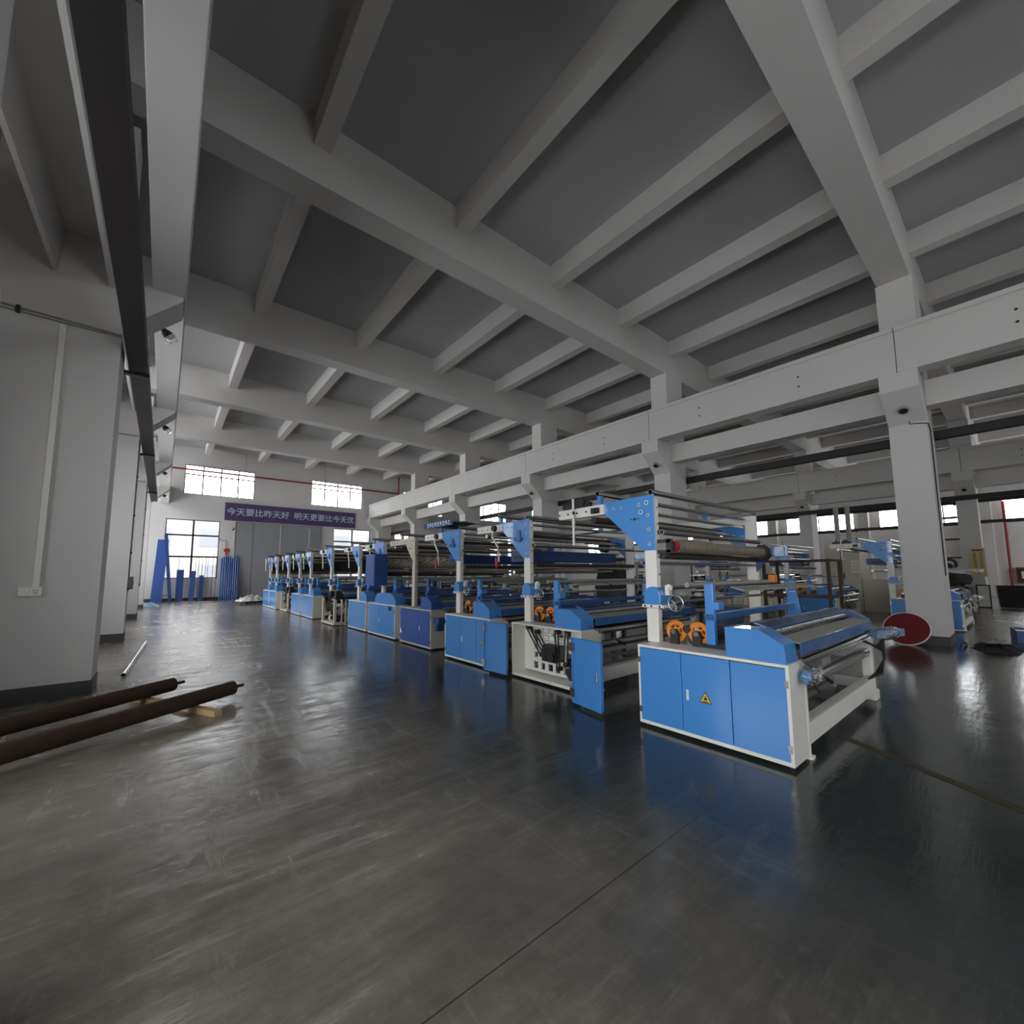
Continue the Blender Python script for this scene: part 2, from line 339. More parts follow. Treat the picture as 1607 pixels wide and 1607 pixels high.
# skirting bands of dark paint
struct(MB().box(-3.68, 3.4, YF-.015, YF, 0, .2).box(9.0, 42.4, YF-.015, YF, 0, .2).build('baseboard_back', 'skirt'))
struct(MB().box(XL, XL+.015, YN, YF-.02, 0, .2).build('baseboard_left', 'skirt'))

def column(x0, x1, y0, y1, upper, skirt_, m='concrete'):
    b = MB().box(x0, x1, y0, y1, 0, 5.99 if y0 > 32 else 8.5)
    c = struct(b.build('column', m)); return c
def skirting(x0, x1, y0, y1, h=.19):
    t = .012; return struct(MB().box(x0-t, x1+t, y0-t, y1+t, 0, h).build('trim_1', 'skirt'))
for y0, y1 in CL:
    column(-2.0, -.67, y0, y1, True, True); skirting(-2.0, -.67, y0, y1)
    struct(MB().prism([(-.67, 5.25), (.0, 5.94), (.0, 6.0), (-.67, 6.0)], 'y', y0, y1).build('column_corbel', 'concrete'))
for rowx in (13.05, 13.05+BAY):
    for y0, y1 in CR:
        column(rowx, rowx+1.05, y0, y1, True, True); skirting(rowx, rowx+1.05, y0, y1)
        struct(MB().prism([(rowx, 4.98), (rowx-.7, 5.6), (rowx-.7, 6.0), (rowx, 6.0)], 'y', y0, y1).build('column_corbel', 'concrete'))
        if rowx > 20:
            struct(MB().prism([(rowx+1.05, 4.98), (rowx+1.75, 5.6), (rowx+1.75, 6.0), (rowx+1.05, 6.0)], 'y', y0, y1).build('column_corbel', 'concrete'))
for y0, y1 in CR: column(XR-1.0, XR-.002, y0, y1, True, False)
# crane girders (a span from column to column) and the tie beams between the columns
def girder(x0, x1, ya, yb, face):
    b = MB().box(x0, x1, ya+.006, yb-.006, 6.0, 6.93).box(x0-.02*(face < 0), x1+.02*(face > 0), ya+.006, yb-.006, 6.96, 7.07).box(x0, x1, ya+.006, yb-.006, 6.93, 6.96)
    o = struct(b.build('girder_beam', 'concrete', bevel=.012))
    xf = x0-.002 if face < 0 else x1+.002; ym = ya + (yb-ya)*.28; d = MB()
    for yy in (ya+(yb-ya)*.3, ya+(yb-ya)*.72):
        for z in (6.35, 6.6): d.cyl((xf-.002, yy, z), (xf+.002, yy, z), .025, 10)
    d.build('bolt_hole', 'iron', o)
def spans(cols):
    cs = [(a+b)/2 for a, b in cols]; return list(zip(cs[:-1], cs[1:]))
for ya, yb in spans(CL) + [((CL[-1][0]+CL[-1][1])/2, YF-.02)]: girder(-.38, .03, ya, yb, 1)
for ya, yb in spans(CR): girder(12.35, 12.78, ya, yb, -1); girder(12.35+BAY, 12.78+BAY, ya, yb, -1); girder(14.1+BAY+.29, 14.1+BAY+.7, ya, yb, 1)
for (a0, a1), (b0, b1) in zip(CR[:-1], CR[1:]):
    for rx in (13.2, 13.2+BAY):
        struct(MB().box(rx, rx+.45, a1+.001, b0-.001, 5.35, 5.95).build('tie_beam', 'concrete', bevel=.01))
for (a0, a1), (b0, b1) in zip(CL[:-1], CL[1:]):
    struct(MB().prism([(-1.42, 5.8), (-1.37, 5.8), (-1.33, 6.45), (-.89, 6.45), (-.85, 5.8), (-.8, 5.8), (-.8, 6.5), (-1.42, 6.5)], 'y', a1+.001, b0-.001).build('tie_beam', 'concrete'))  # channel shape put in to keep the underside in shade
for ya, yb in spans(CR): struct(MB().box(40.9, 41.4, ya+.006, yb-.006, 6.45, 7.25).build('girder_beam', 'concrete'))
# roof beams across the hall and ribs along it
for y0, y1 in CR[:-1]: struct(MB().box(XL, XR, y0+.03, y1-.03, 8.5, ZC).build('ceiling_beam', 'concrete'))
ribx = [1.62+2.935*k for k in range(-1, 14)]
ye = [YN] + [v for c in CR for v in c]
for a, b_ in zip(ye[0::2], ye[1::2]):
    for x in ribx: struct(MB().box(x, x+.3, a-.03, b_+.03, 9.2, ZC).build('ceiling_rib', 'concrete'))
# dark steel crane rails under the girders
def rail(x0, x1, z0, z1, sgn, cols, label, upto=YF-.05):
    t = thing('crane_rail', label, 'rail', ((x0+x1)/2, YN+.5, z0), group=None); hw = (x1-x0)/2; L_ = upto-YN-.5; h = z1-z0
    MB().box(-hw, hw, 0, L_, 0, .02).box(-hw, hw, 0, L_, h-.02, h).box(-.012, .012, 0, L_, .02, h-.02).box(-hw, -hw+.015, 0, L_, .02, h-.02).box(hw-.015, hw, 0, L_, .02, h-.02).build('beam', 'rail_steel', t)
    for y0, y1 in cols:
        yy = y1-YN-.5+.12
        if 0 < yy < L_-.2:
            xs = sorted((-sgn*.02, sgn*(hw+.12)))
            MB().box(-hw-.12*(sgn < 0)-.02, hw+.12*(sgn > 0)+.02, yy-.05, yy+.05, -.05, -.001).build('bracket', 'iron', t)
rail(-.61, -.38, 4.88, 5.08, -1, CL, 'dark steel crane rail running beside the left columns above the aisle', 24.5)
rail(14.16, 14.36, 4.76, 4.96, -1, CR, 'dark steel crane rail on the far side of the middle column row')
rail(27.35, 27.6, 4.76, 4.96, 1, CR, 'dark steel crane rail in front of the poster column row')
rail(28.9, 29.1, 4.76, 4.96, -1, CR, 'dark steel crane rail behind the poster column row')
rail(41.2, 41.4, 4.7, 4.9, 1, CR, 'dark steel crane rail along the right hand wall windows')
# outside: ground and a pale tiled building across the yard
struct(MB().box(-30, 70, YF+.6, YF+40, -.5, -.3).build('ground_outside', 'asphalt'))
fc = MB().box(-14, 42, 52, 58, -.3, 8.6)
fo = struct(fc.build('exterior_building', 'facade'))
ww = MB()
for fl_ in range(2):
    for k in range(12): ww.box(-10+k*4.2, -8+k*4.2, 51.95, 52.0, .8+fl_*3.6, 2.6+fl_*3.6)
ww.build('window_band', 'facade_glass', fo)

# far wall: steel doors, banner, pipes
d = struct(bpy.data.objects.new('door_1', None)); COL.objects.link(d); d.location = (6.22, YF-.03, 0)
MB().box(-2.64, -.02, -.03, .03, .02, 5.05).build('door_leaf', 'door_grey', d, bevel=.01)
MB().box(.02, 2.64, -.03, .03, .02, 5.05).build('door_leaf', 'door_grey', d, bevel=.01)
MB().box(-.02, .02, -.05, .03, .02, 5.05).build('seam_strip', 'white', d)
MB().box(-2.7, -2.65, -.05, .03, 0, 5.1).box(2.65, 2.7, -.05, .03, 0, 5.1).box(-2.7, 2.7, -.05, .03, 5.06, 5.12).build('door_frame', 'greypaint', d)
MB().box(1.86, 1.9, -.05, -.03, 1.9, 4.9).build('bolt_rod', 'white', d)
MB().box(-1.72, -1.68, -.05, -.03, .3, 4.9).build('bolt_rod', 'greypaint', d)
bn = thing('banner', 'long purple banner with white Chinese slogan above the grey steel doors', 'banner', (7.15, YF-.06, 5.18))
MB().box(-4.25, 4.25, -.015, .02, 0, 1.17).build('banner_sheet', 'banner', bn)
def text(body, size, loc, rot, m, parent, name='lettering', ext=.004, off=.0, sx=1.):
    c = bpy.data.curves.new(name, 'FONT'); c.body = body; c.size = size; c.align_x = 'CENTER'; c.align_y = 'CENTER'; c.extrude = ext; c.bevel_depth = .006; c.bevel_resolution = 0
    t = bpy.data.objects.new(name, c); COL.objects.link(t); me = bpy.data.meshes.new_from_object(t.evaluated_get(bpy.context.evaluated_depsgraph_get()))
    bpy.data.objects.remove(t); me.materials.clear(); me.materials.append(M[m]); o = bpy.data.objects.new(name, me); COL.objects.link(o); o.parent = parent; o.location = loc; o.rotation_euler = rot; o.scale = (sx, 1, 1)
    return o
text('今天要比昨天好', .535, (-2.29, -.022, .57), (math.pi/2, 0, 0), 'letter', bn, off=.012)
text('明天更要比今天优', .535, (2.0, -.022, .57), (math.pi/2, 0, 0), 'letter', bn, off=.012)
p = thing('fire_pipe', 'dark red fire main crossing the far wall windows with a riser at its right end', 'pipe', (0, YF-.25, 8.22))
MB().cyl((.05, 0, 0), (14.9, 0, .06), .055, 10).build('pipe_run', 'pipe_red', p)
MB().cyl((14.85, 0, .0), (14.85, 0, 1.45), .06, 10).build('riser', 'pipe_red', p)
for x in (3.9, 9.0): MB().cyl((x, 0, .05), (x, 0, 1.5), .012, 6).box(x-.08, x+.08, -.07, .07, -.08, -.06).build('hanger_rod', 'steel', p)
p = thing('fire_pipe', 'dark red vertical fire pipe on the right hand wall beside the hydrant box', 'pipe', (42.3, .62, 0))
MB().cyl((0, 0, .05), (0, 0, 6.15), .07, 12).build('riser', 'pipe_red', p)
MB().box(-.09, .19, -.09, .09, 1.55, 1.6).build('pipe_clamp', 'iron', p)
hb = thing('hydrant_box', 'red fire hydrant box with glass front on the right hand wall', 'box', (42.3, .0, .8))
MB().box(-.12, .18, -.45, .4, 0, 1.0).build('box_body', 'darkred', hb); MB().box(-.135, -.121, -.38, .33, .12, .9).build('box_door', 'rust', hb); MB().box(-.15, -.136, -.3, .2, .3, .75).build('notice', 'paper', hb)

# ---------------------------------------------------------------- the fabric machines
# local frame: x runs away from the aisle (0 = door face), y from the near edge (0) to the far edge, z up
def cast_plate(b, x0, x1, y0, y1, z0, z1):
    # cast iron frame plate with rows of pockets cut through it
    W, H = y1-y0, z1-z0; ny, nz = 56, 34; keep = [[True]*nz for _ in range(ny)]
    def cut(a, c, e, f):
        for i in range(ny):
            for k in range(nz):
                u, v = (i+.5)/ny, (k+.5)/nz
                if a <= u <= c and e <= v <= f: keep[i][k] = False
    cut(.38, .62, .3, .64); cut(.05, .22, .18, .7)
    for u in (.10, .22, .34, .45, .56, .67): cut(u, u+.06, .06, .22)
    cut(.78, .86, .06, .22)
    for v in (.28, .46, .62): cut(.78, .835, v, v+.13)
    cut(.28, .36, .78, .97); cut(.4, .47, .8, .95); cut(.86, .9, .78, .9); cut(.24, .36, .3, .5); cut(.24, .36, .55, .66); cut(.66, .7, .35, .5)
    for i in range(ny):
        for k in range(nz):
            u, v = (i+.5)/ny, (k+.5)/nz
            if (u-.52)**2*2.6+(v-.82)**2 < .002: keep[i][k] = False
    for k in range(nz):
        run = None
        for i in range(ny+1):
            on = i < ny and keep[i][k]
            if on and run is None: run = i
            if not on and run is not None:
                b.box(x0, x1, y0+W*run/ny, y0+W*i/ny, z0+H*k/nz, z0+H*(k+1)/nz); run = None
    return b
def fine(o, wd=.004):
    m = o.modifiers.new('edge', 'BEVEL'); m.width = wd; m.segments = 2; m.limit_method = 'ANGLE'; m.angle_limit = .6; return o
def warning_sign(parent, x, y, z):
    s = .052; sg = MB().prism([(y-s*1.15, z-s), (y+s*1.15, z-s), (y, z+s*1.0)], 'x', x-.002, x).build('warning_sign', 'black', parent)
    q = .82; MB().prism([(y-s*1.15*q, z-s*.86), (y+s*1.15*q, z-s*.86), (y, z+s*.78)], 'x', x-.0035, x-.002).build('sign_face', 'yellow', sg)
    g = MB().box(x-.0045, x-.0035, y-.03, y+.03, z-.043, z-.038).box(x-.0045, x-.0035, y-.024, y+.02, z-.036, z-.032)
    g.prism([(y-.006, z+.012), (y+.004, z+.016), (y+.006, z-.004), (y+.018, z-.012), (y+.014, z-.024), (y-.014, z-.024), (y-.018, z-.008), (y-.008, z-.006)], 'x', x-.0045, x-.0035)
    g.build('symbol', 'black', sg)
def cabinet(root, W, body, doorm, splits, skel=False, open_=False, handles=True, sign=None, sidem=None, hinges=True):
    D = .35; b = MB()
    if skel:
        b.box(.0, D, 0, W, .03, .09).box(.02, .09, 0, .09, .09, .80).box(.02, .09, W-.09, W, .09, .80)
    else:
        b.box(0, D, 0, W, .03, .06).box(0, D, 0, W, .808, .835).box(0, D, 0, .03, .06, .808).box(0, D, W-.03, W, .06, .808)
        b.box(D-.02, D, .03, W-.03, .06, .808) if not open_ else None
        b.box(0.0, .03, .03, W-.03, .06, .075)
    fine(b.build('cabinet', body, root))
    f = MB()
    for y in (.05, W-.05): f.cyl((.08, y, 0), (.08, y, .035), .025, 10)
    f.build('foot', 'iron', root)
    if skel or open_:
        cp = cast_plate(MB(), .26, .29, .03, W-.03, .09, .8).build('cast_frame', 'white' if open_ else 'cream', root)
        if open_:
            k = MB(); t = .006
            for u, v, a, c in ((.52, .84, .07, .12), (.61, .84, .07, .12), (.70, .84, .06, .12), (.52, .68, .07, .12), (.61, .68, .07, .12), (.70, .68, .06, .12), (.38, .68, .1, .08)):
                y0, y1, z0, z1 = .03+u*(W-.06), .03+(u+a)*(W-.06), .09+v*.71, .09+(v+c)*.71
                k.box(.257, .2599, y0, y1, z0, z0+t).box(.257, .2599, y0, y1, z1-t, z1).box(.257, .2599, y0, y0+t, z0+t, z1-t)
            k.build('groove_shade', 'iron', cp)  # raised dark strips stand in for the shade of cast grooves
        mech(root, W, 1.0 if open_ else 1.5)
    if not skel and not open_:
        ys = [.022] + list(splits) + [W-.022]
        for i in range(len(ys)-1):
            dd = fine(MB().box(-.004, .012, ys[i]+.0035, ys[i+1]-.0035, .066, .803).build('door', doorm, root), .003)
            if handles and i == (1 if len(ys) > 3 else 0):
                yy = ys[i+1]-.06 if len(ys) > 3 else ys[i+1]-.05
                fine(MB().box(-.012, -.004, yy-.013, yy+.013, .37, .47).build('handle', 'white', dd), .006)
            if sign is not None and i == sign: warning_sign(dd, -.0045, (ys[i]+ys[i+1])/2, .43)
        if hinges:
            h = MB()
            for y in (.022, W-.022):
                for z in (.17, .68): h.box(-.008, .004, y-.014, y+.014, z-.03, z+.03)
            h.build('hinge', 'steel', root)
def mech(root, W, k):
    # belts, pulleys, gearbox behind the open doors
    x = .2
    def belt(p, q, r): # loop round two pulleys
        (y0, z0), (y1, z1) = p, q; a = math.atan2(z1-z0, y1-y0); n = Vector((0, -math.sin(a), math.cos(a)))*r
        pts = [Vector((x-.02, y0, z0))+n, Vector((x-.02, y1, z1))+n, Vector((x-.02, y1, z1))-n, Vector((x-.02, y0, z0))-n]
        b = MB()
        for i in (0, 2): b.tube([pts[i], pts[i+1]], .012, 6)
        b.build('belt', 'black', root)
        pl = MB()
        for (yy, zz) in (p, q): pl.cyl((x-.04, yy, zz), (x+.05, yy, zz), r+.006, 16)
        pl.build('belt_wheel', 'iron', root)
    belt((W*.87, .75), (W*.66, .38), .03); belt((W*.44, .74), (W*.42, .22), .026); belt((W*.30, .78), (W*.32, .3), .03); belt((W*.74, .70), (W*.62, .5), .03)
    g = MB().box(x-.06, x+.05, W*.44, W*.63, .30, .52).cyl((x-.1, W*.48, .38), (x+.02, W*.48, .38), .06, 18)
    for q in range(5): g.box(x-.068, x-.06, W*.46+q*.045, W*.46+q*.045+.02, .31, .5)
    g.build('gearbox', 'iron', root)
    mo = MB().cyl((x-.05, W*.22, .2), (x+.25, W*.22, .2), .1, 20).cyl((x-.08, W*.22, .2), (x-.05, W*.22, .2), .075, 20).box(x-.02, x+.1, W*.16, W*.28, .1, .12)
    for q in range(10): mo.box(x+.0, x+.2, W*.22-.104+.02*q, W*.22-.1+.02*q, .2, .302)
    mo.build('motor', 'iron', root)
    cb = MB()
    if k > 1.2:
        rnd = random.Random(int(W*1000))
        for q in range(9):
            y0, y1 = rnd.uniform(.1, W-.1), rnd.uniform(.1, W-.1)
            cb.tube([(x-.06, y0, .75), (x-.1, (y0+y1)/2, rnd.uniform(.25, .55)), (x-.05, y1, rnd.uniform(.12, .7))], .013, 6)
        for q in range(7):
            y, z = rnd.uniform(.12, W-.12), rnd.uniform(.15, .78); cb.cyl((x-.1, y, z), (x+.05, y, z), rnd.uniform(.03, .065), 14)
        for q in range(5):
            y, z = rnd.uniform(.25, W-.3), rnd.uniform(.82, 1.1); cb.box(x-.05, x+.15, y, y+.16, .8, z)
        cb.build('drive_gear', 'iron', root)
def machine(label, X0, Y0, W=1.43, py=1.32, body='white', gus='blue', doorm='blue', hoodm='blue', splits=(.47, .94), sign=None, skel=False, open_=False,
            middle='tray', arm='white', hood='slope', far=3.1, detail=2, gear=True, hood_near=True, group='fabric machines in a row beside the aisle', rz=0):
    root = thing('fabric_machine', label, 'machine', (X0, Y0, 0), 0, group)
    bed = 'navy' if gus == 'blue' else 'darkblue'
    cabinet(root, W, body, doorm, splits, skel, open_, sign=sign)
    L = far; pz = .835 if not skel else .09
    # posts, arms and gusset plates at both ends
    px = .25
    fine(MB().box(px, px+.08, py, py+.145, pz if open_ is False else .835, 2.44).build('post', body if not skel else 'white', root), .006)
    fine(MB().box(L-.07, L+.01, py, py+.145, .6, 2.47).build('post', body, root), .006)
    for x0, x1 in ((px+.004, px+.076), (L-.066, L+.006)):
        fine(MB().prism([(py+.02, 2.332), (py+1.50, 2.335), (py+1.50, 2.465), (py+.02, 2.468)], 'x', x0, x1).build('arm', arm, root), .006)
    gp = [(py-.004, 1.85), (py+.15, 1.85), (py+.70, 2.345), (py+.70, 2.475), (py-.004, 2.487)]
    if gus != 'blue': gp = [(py-.004, 2.05), (py+.15, 1.95), (py+.50, 2.33), (py+.50, 2.475), (py-.004, 2.487)]
    fine(MB().prism(gp, 'x', px-.014, px-.001).build('gusset_plate', gus, root), .003)
    fine(MB().prism(gp, 'x', L+.011, L+.024).build('gusset_plate', gus, root), .003)
    if detail:
        ri, ho = MB(), MB()
        for (yy, zz, q) in ((.09, 2.40, .024), (.19, 2.39, .017), (.17, 2.30, .024), (.075, 2.255, .017), (.07, 2.09, .017), (.07, 1.925, .017), (.44, 2.385, .015), (.55, 2.385, .015), (.66, 2.38, .015)):
            if gus == 'blue': MB().hollow((px-.017, py+yy, zz), (px-.0145, py+yy, zz), q*1.05, q*.62, 16).build('collar', 'white', root)
            ho.cyl((px-.019, py+yy, zz), (px-.0142, py+yy, zz), q*.6, 12)
        ho.cyl((px-.02, py+.25, 2.225), (px-.0142, py+.25, 2.225), .017, 12)
        for q in (-.045, .045): ho.box(px-.018, px-.0142, py+.25+q-.013, py+.25+q+.013, 2.218, 2.23)
        for q in range(4): ho.cyl((px-.006, py+1.0+q*.16, 2.40), (px+.0038, py+1.0+q*.16, 2.40), .012, 10)
        ho.build('bolt_head', 'iron', root)
        bh_ = MB()
        for q in range(7): bh_.cyl((px+.05, py-.004, 1.2+q*.19), (px+.05, py-.0005, 1.2+q*.19), .011, 8)
        bh_.build('bolt_hole', 'iron', root)
    # long rollers and tubes
    def roller(y, z, r, m, x0=px+.085, x1=L-.072, name='roller', n=14): return MB().cyl((x0, y, z), (x1, y, z), r, n).build(name, m, root)
    t = MB().hollow((px-.02, py+.03, 2.515), (L+.02, py+.03, 2.515), .032, .026, 16); t.build('guide_tube', 'steel', root)
    t = MB().hollow((px-.02, py+.79, 2.605), (L+.02, py+.79, 2.605), .032, .026, 16); t.build('guide_tube', 'steel', root)
    for q in (px+.01, L-.05): MB().box(q, q+.05, py+.76, py+.82, 2.466, 2.58).build('tube_bracket', gus, root)
    roller(py+.09, 2.40, .024, 'chrome'); roller(py+.17, 2.30, .024, 'chrome'); roller(py+.55, 2.24, .055, 'dkroll'); roller(py+.3, 2.18, .03, 'steel')
    roller(py+.95, 2.29, .045, 'dkroll'); roller(py+1.3, 2.29, .035, 'steel')
    MB().hollow((px+.04, py-.055, 2.05), (L-.1, py-.055, 2.05), .03, .024, 16).build('guide_tube', 'steel', root)
    for q in (px+.05, L-.12): MB().box(q, q+.02, py-.06, py, 2.03, 2.075).build('tube_bracket', 'iron', root)
    if middle == 'roll':      # the film wrapped fabric roll of the nearest machine
        y, z = py-.13, 1.895
        rl = MB().tube([(px+.2, y, z), (px+.24, y, z), (px+1.2, y, z-.005), (px+2.5, y, z-.01), (px+2.62, y, z-.01)], .075, 28, True, .085).build('wrapped_roll', 'wrapfilm', root)
        MB().cyl((px+.12, y, z), (px+.205, y, z), .058, 22).build('roll_end', 'red', rl); MB().hollow((px+.06, y, z), (px+.12, y, z), .045, .03, 18).build('chuck', 'iron', rl)
        MB().cyl((px+2.62, y, z-.01), (px+2.66, y, z-.01), .12, 26).build('end_disc', 'black', rl); MB().cyl((px+2.55, y, z-.01), (px+2.621, y, z-.01), .1, 26).build('end_cap', 'rust', rl)
        ar = MB()
        for z2 in (1.95, 1.83): ar.box(px+.03, px+.06, y-.03, py, z2-.02, z2+.02)
        ar.box(px+.03, px+.06, y-.045, y+.02, 1.82, 1.97); ar.build('roll_arm', 'iron', root); MB().prism([(y-.1, 1.85), (py, 1.6), (py, 1.75), (y+.02, 1.95)], 'x', L-.1, L-.075).build('roll_arm', 'navy', root)
        roller(py-.02, 1.79, .04, 'dkroll'); roller(py+.02, 1.70, .018, 'chrome'); roller(py+.25, 1.72, .02, 'chrome')
    elif middle == 'tray':
        fine(MB().prism([(py+.3, 1.80), (py+.62, 1.80), (py+.64, 1.99), (py+.28, 1.99)], 'x', px+.12, L-.2).build('fabric_tray', bed, root), .006)
        MB().box(px+.0801, px+.1199, py+.145, py+.5, 1.84, 1.9).build('tray_bracket', 'iron', root); MB().box(L-.1999, L-.0701, py+.145, py+.5, 1.84, 1.9).build('tray_bracket', 'iron', root)
        roller(py-.04, 1.73, .035, 'dkroll'); roller(py+.1, 1.68, .022, 'chrome'); roller(py+.5, 1.62, .03, 'steel')
        MB().cyl((L-.45, py+.45, 2.12), (L-.3, py+.45, 2.12), .1, 20).build('fan_motor', 'iron', root)
    elif middle == 'drum':
        MB().cyl((px+.15, py+.28, 1.92), (L-.15, py+.28, 1.92), .16, 32).build('perforated_drum', 'perf', root)
        MB().cyl((px+.081, py+.28, 1.9), (px+.15, py+.28, 1.9), .03, 12).cyl((L-.15, py+.28, 1.9), (L-.071, py+.28, 1.9), .03, 12).box(px+.02, px+.07, py+.145, py+.32, 1.86, 1.94).box(L-.06, L, py+.145, py+.32, 1.86, 1.94).build('drum_shaft', 'iron', root)
        roller(py-.03, 1.66, .03, 'steel'); roller(py+.1, 1.58, .04, 'dkroll'); roller(py+.5, 1.7, .03, 'steel')
    else:
        MB().box(px+.12, L-.12, py+.18, py+.2, 1.78, 2.12).build('dark_screen', 'dkroll', root)
        roller(py-.03, 1.66, .03, 'steel'); roller(py+.1, 1.72, .045, 'dkroll'); roller(py+.45, 1.64, .03, 'steel')
    MB().cyl((px+.12, py-.28, 1.465), (L-.2, py-.28, 1.465), .028, 14).build('grey_tube', 'greypaint', root)
    # spreader trays between the low uprights
    tr = MB()
    for q in range(3):
        x0 = px+.38+q*.8; tr.prism([(.56, 1.40), (.70, 1.44), (.70, 1.448), (.56, 1.412)], 'x', x0, x0+.72)
    tr.build('spreader_plate', 'greypaint', root)
    # gearbox, bracket and hand wheel on the post
    if gear:
        cz = 1.345; pts = [(py-.065, 1.25), (py+.135, 1.25), (py+.135, cz)]
        pts += [(py+.035+.1*math.cos(a*math.pi/12), cz+.1*math.sin(a*math.pi/12)) for a in range(1, 12)] + [(py-.065, cz)]
        fine(MB().prism(pts, 'x', px-.06, px+.19).build('gearbox_cover', 'blue' if gus == 'blue' else 'navy', root), .006)
        br = MB().box(px-.065, px+.16, py-.1, py+.16, 1.215, 1.249).build('gear_bracket', 'white', root); k = MB()
        for q in (.02, .1, .2): k.cyl((px-.068, py+.14-q, 1.232), (px-.0655, py+.14-q, 1.232), .012, 10)
        k.build('bolt_head', 'iron', br); fine(br, .004)
        h = MB().ring((px+.02, py-.2, 1.27), (1, 0, 0), .085, .008, 28, 8)
        for q in range(3):
            a = q*2.094+.5; h.tube([(px+.02, py-.2, 1.27), (px+.02, py-.2+.082*math.cos(a), 1.27+.082*math.sin(a))], .006, 6)
        h.cyl((px-.01, py-.2, 1.27), (px+.05, py-.2, 1.27), .02, 12); h.build('hand_wheel', 'steel', root)
        roller(py-.2, 1.28, .019, 'chrome', px+.05, L-.55, 'drive_shaft'); roller(py-.09, 1.43, .022, 'chrome', px+.1, L-.12, 'drive_shaft')
        MB().cyl((px+.07, py-.09, 1.43), (px+.1, py-.09, 1.43), .04, 16).box(px+.04, px+.1, py-.115, py-.066, 1.35, 1.45).build('bearing', 'white', root)
    # low blue uprights and their cross bar
    for i, x in enumerate((.33, L-.42)):
        u = MB().box(x, x+.06, .745, .835, .835, 1.485)
        if i: u = MB().prism([(.66, .835), (.86, .835), (.82, 1.485), (.74, 1.485)], 'x', x, x+.05)
        else: u.box(x-.005, x+.12, .69, .744, 1.22, 1.30).box(x-.03, x+.1, .70, .88, .8352, .845)
        fine(u.build('upright', 'blue' if gus == 'blue' else bed, root), .005)
    MB().box(.30, L-.42, .75, .83, 1.115, 1.175).build('cross_bar', bed if gus != 'blue' else 'dimblue', root)
    # pair of spoked pulleys on bearing blocks
    if detail and gus == 'blue':
        for yy in (1.175, .925):
            pu = MB().ring((.36, yy, .965), (1, 0, 0), .105, .014, 32, 8)
            pu.hollow((.35, yy, .965), (.37, yy, .965), .1, .072, 28).hollow((.35, yy, .965), (.37, yy, .965), .045, .02, 20)
            for q in range(6):
                a = q*math.pi/3+.3; pu.tube([(.36, yy+.04*math.cos(a), .965+.04*math.sin(a)), (.36, yy+.078*math.cos(a), .965+.078*math.sin(a))], .013, 6)
            po = pu.build('pulley', 'orange', root)
            MB().prism([(yy-.045, .8355), (yy+.045, .8355), (yy+.045, .95), (yy+.025, .99), (yy-.025, .99), (yy-.045, .95)], 'x', .30, .338).build('bearing_block', 'iron', po)
            MB().cyl((.292, yy, .962), (.3, yy, .962), .026, 16).build('bearing_cap', 'steel', po)
        MB().cyl((.33, 1.05, 1.0), (.42, 1.05, 1.0), .04, 16).build('tension_wheel', 'iron', root)
    # bed between the end frames: side covers, cover panel, take-up roll, table and front plate
    hp = [(.02, .8352), (.51, .8352), (.51, 1.10), (.22, 1.10), (.03, .99)]
    if hood == 'arch': hp = [(.02, .8352), (1.32, .8352), (1.32, .95), (1.2, 1.08), (1.05, 1.11), (.3, 1.11), (.1, 1.03), (.02, .93)]
    xs = (.02, .29)
    if hood_near: fine(MB().prism(hp, 'x', *xs).build('side_cover', hoodm, root), .005)
    fine(MB().prism([(.02, .8352), (.51, .8352), (.51, 1.10), (.22, 1.10), (.03, .99)], 'x', L-.2, L).build('side_cover', 'navy', root), .005)
    cvp = MB().prism([(.22, 1.09), (.335, 1.13), (.36, 1.13), (.36, 1.12), (.22, 1.08)], 'x', .291, L-.201).build('cover_panel', bed if gus != 'blue' else 'dimblue', root)
    if detail:
        n = 6; step = (L-.2-.29-.1)/n
        for q in range(n):
            x0 = .34+q*step
            MB()._add([(x0, .235, 1.0965), (x0+step*.9, .235, 1.0965), (x0+step*.9, .325, 1.1278), (x0, .325, 1.1278)], [(0, 1, 2, 3)]).build('window_strip', 'stripblue', cvp)
    MB().prism([(.36, 1.10), (.62, .99), (.62, .98), (.36, 1.09)], 'x', .291, L-.201).build('slide_panel', bed, root)
    MB().cyl((.291, .26, 1.035), (L-.201, .26, 1.035), .05, 20).build('takeup_roll', 'foil', root)
    MB().prism([(.0, .985), (.16, 1.02), (.16, 1.01), (.0, .975)], 'x', .291, L-.201).build('table_panel', 'greypaint', root)
    fp = fine(MB().box(.291, L-.201, -.012, -.001, .88, .985).build('front_plate', 'dimblue', root), .003)
    k = MB()
    for q in range(3): k.cyl((.7+q*.8, -.0145, .92), (.7+q*.8, -.0122, .92), .012, 10)
    k.build('bolt_head', 'iron', fp)
    MB().box(.291, L-.201, .55, .9, .84, .87).build('bed_plate', 'black', root)
    roller(.03, .80, .042, 'chrome', .35, L-.25); roller(.06, .60, .055, 'steel', .35, L-.3); roller(.55, .72, .06, 'dkroll', .35, L-.25)
    roller(1.0, .9, .06, 'dkroll', .36, L-.25)
    # base rails, cross plate and the far end frame
    fine(MB().box(.351, L-.16, 0.0, .012, .115, .295).box(.351, L-.16, .012, .1, .28, .295).build('base_rail', 'white' if body == 'white' else 'cream', root), .004)
    fine(MB().box(.351, L-.16, W-.1, W-.02, .115, .295).build('base_rail', 'white' if body == 'white' else 'cream', root), .004)
    MB().box(.55, L-.5, .35, .38, .2, .25).box(.55, L-.5, .7, .73, .2, .25).box(.351, .39, .1, W-.1, .2, .25).build('stretcher', 'greypaint', root)
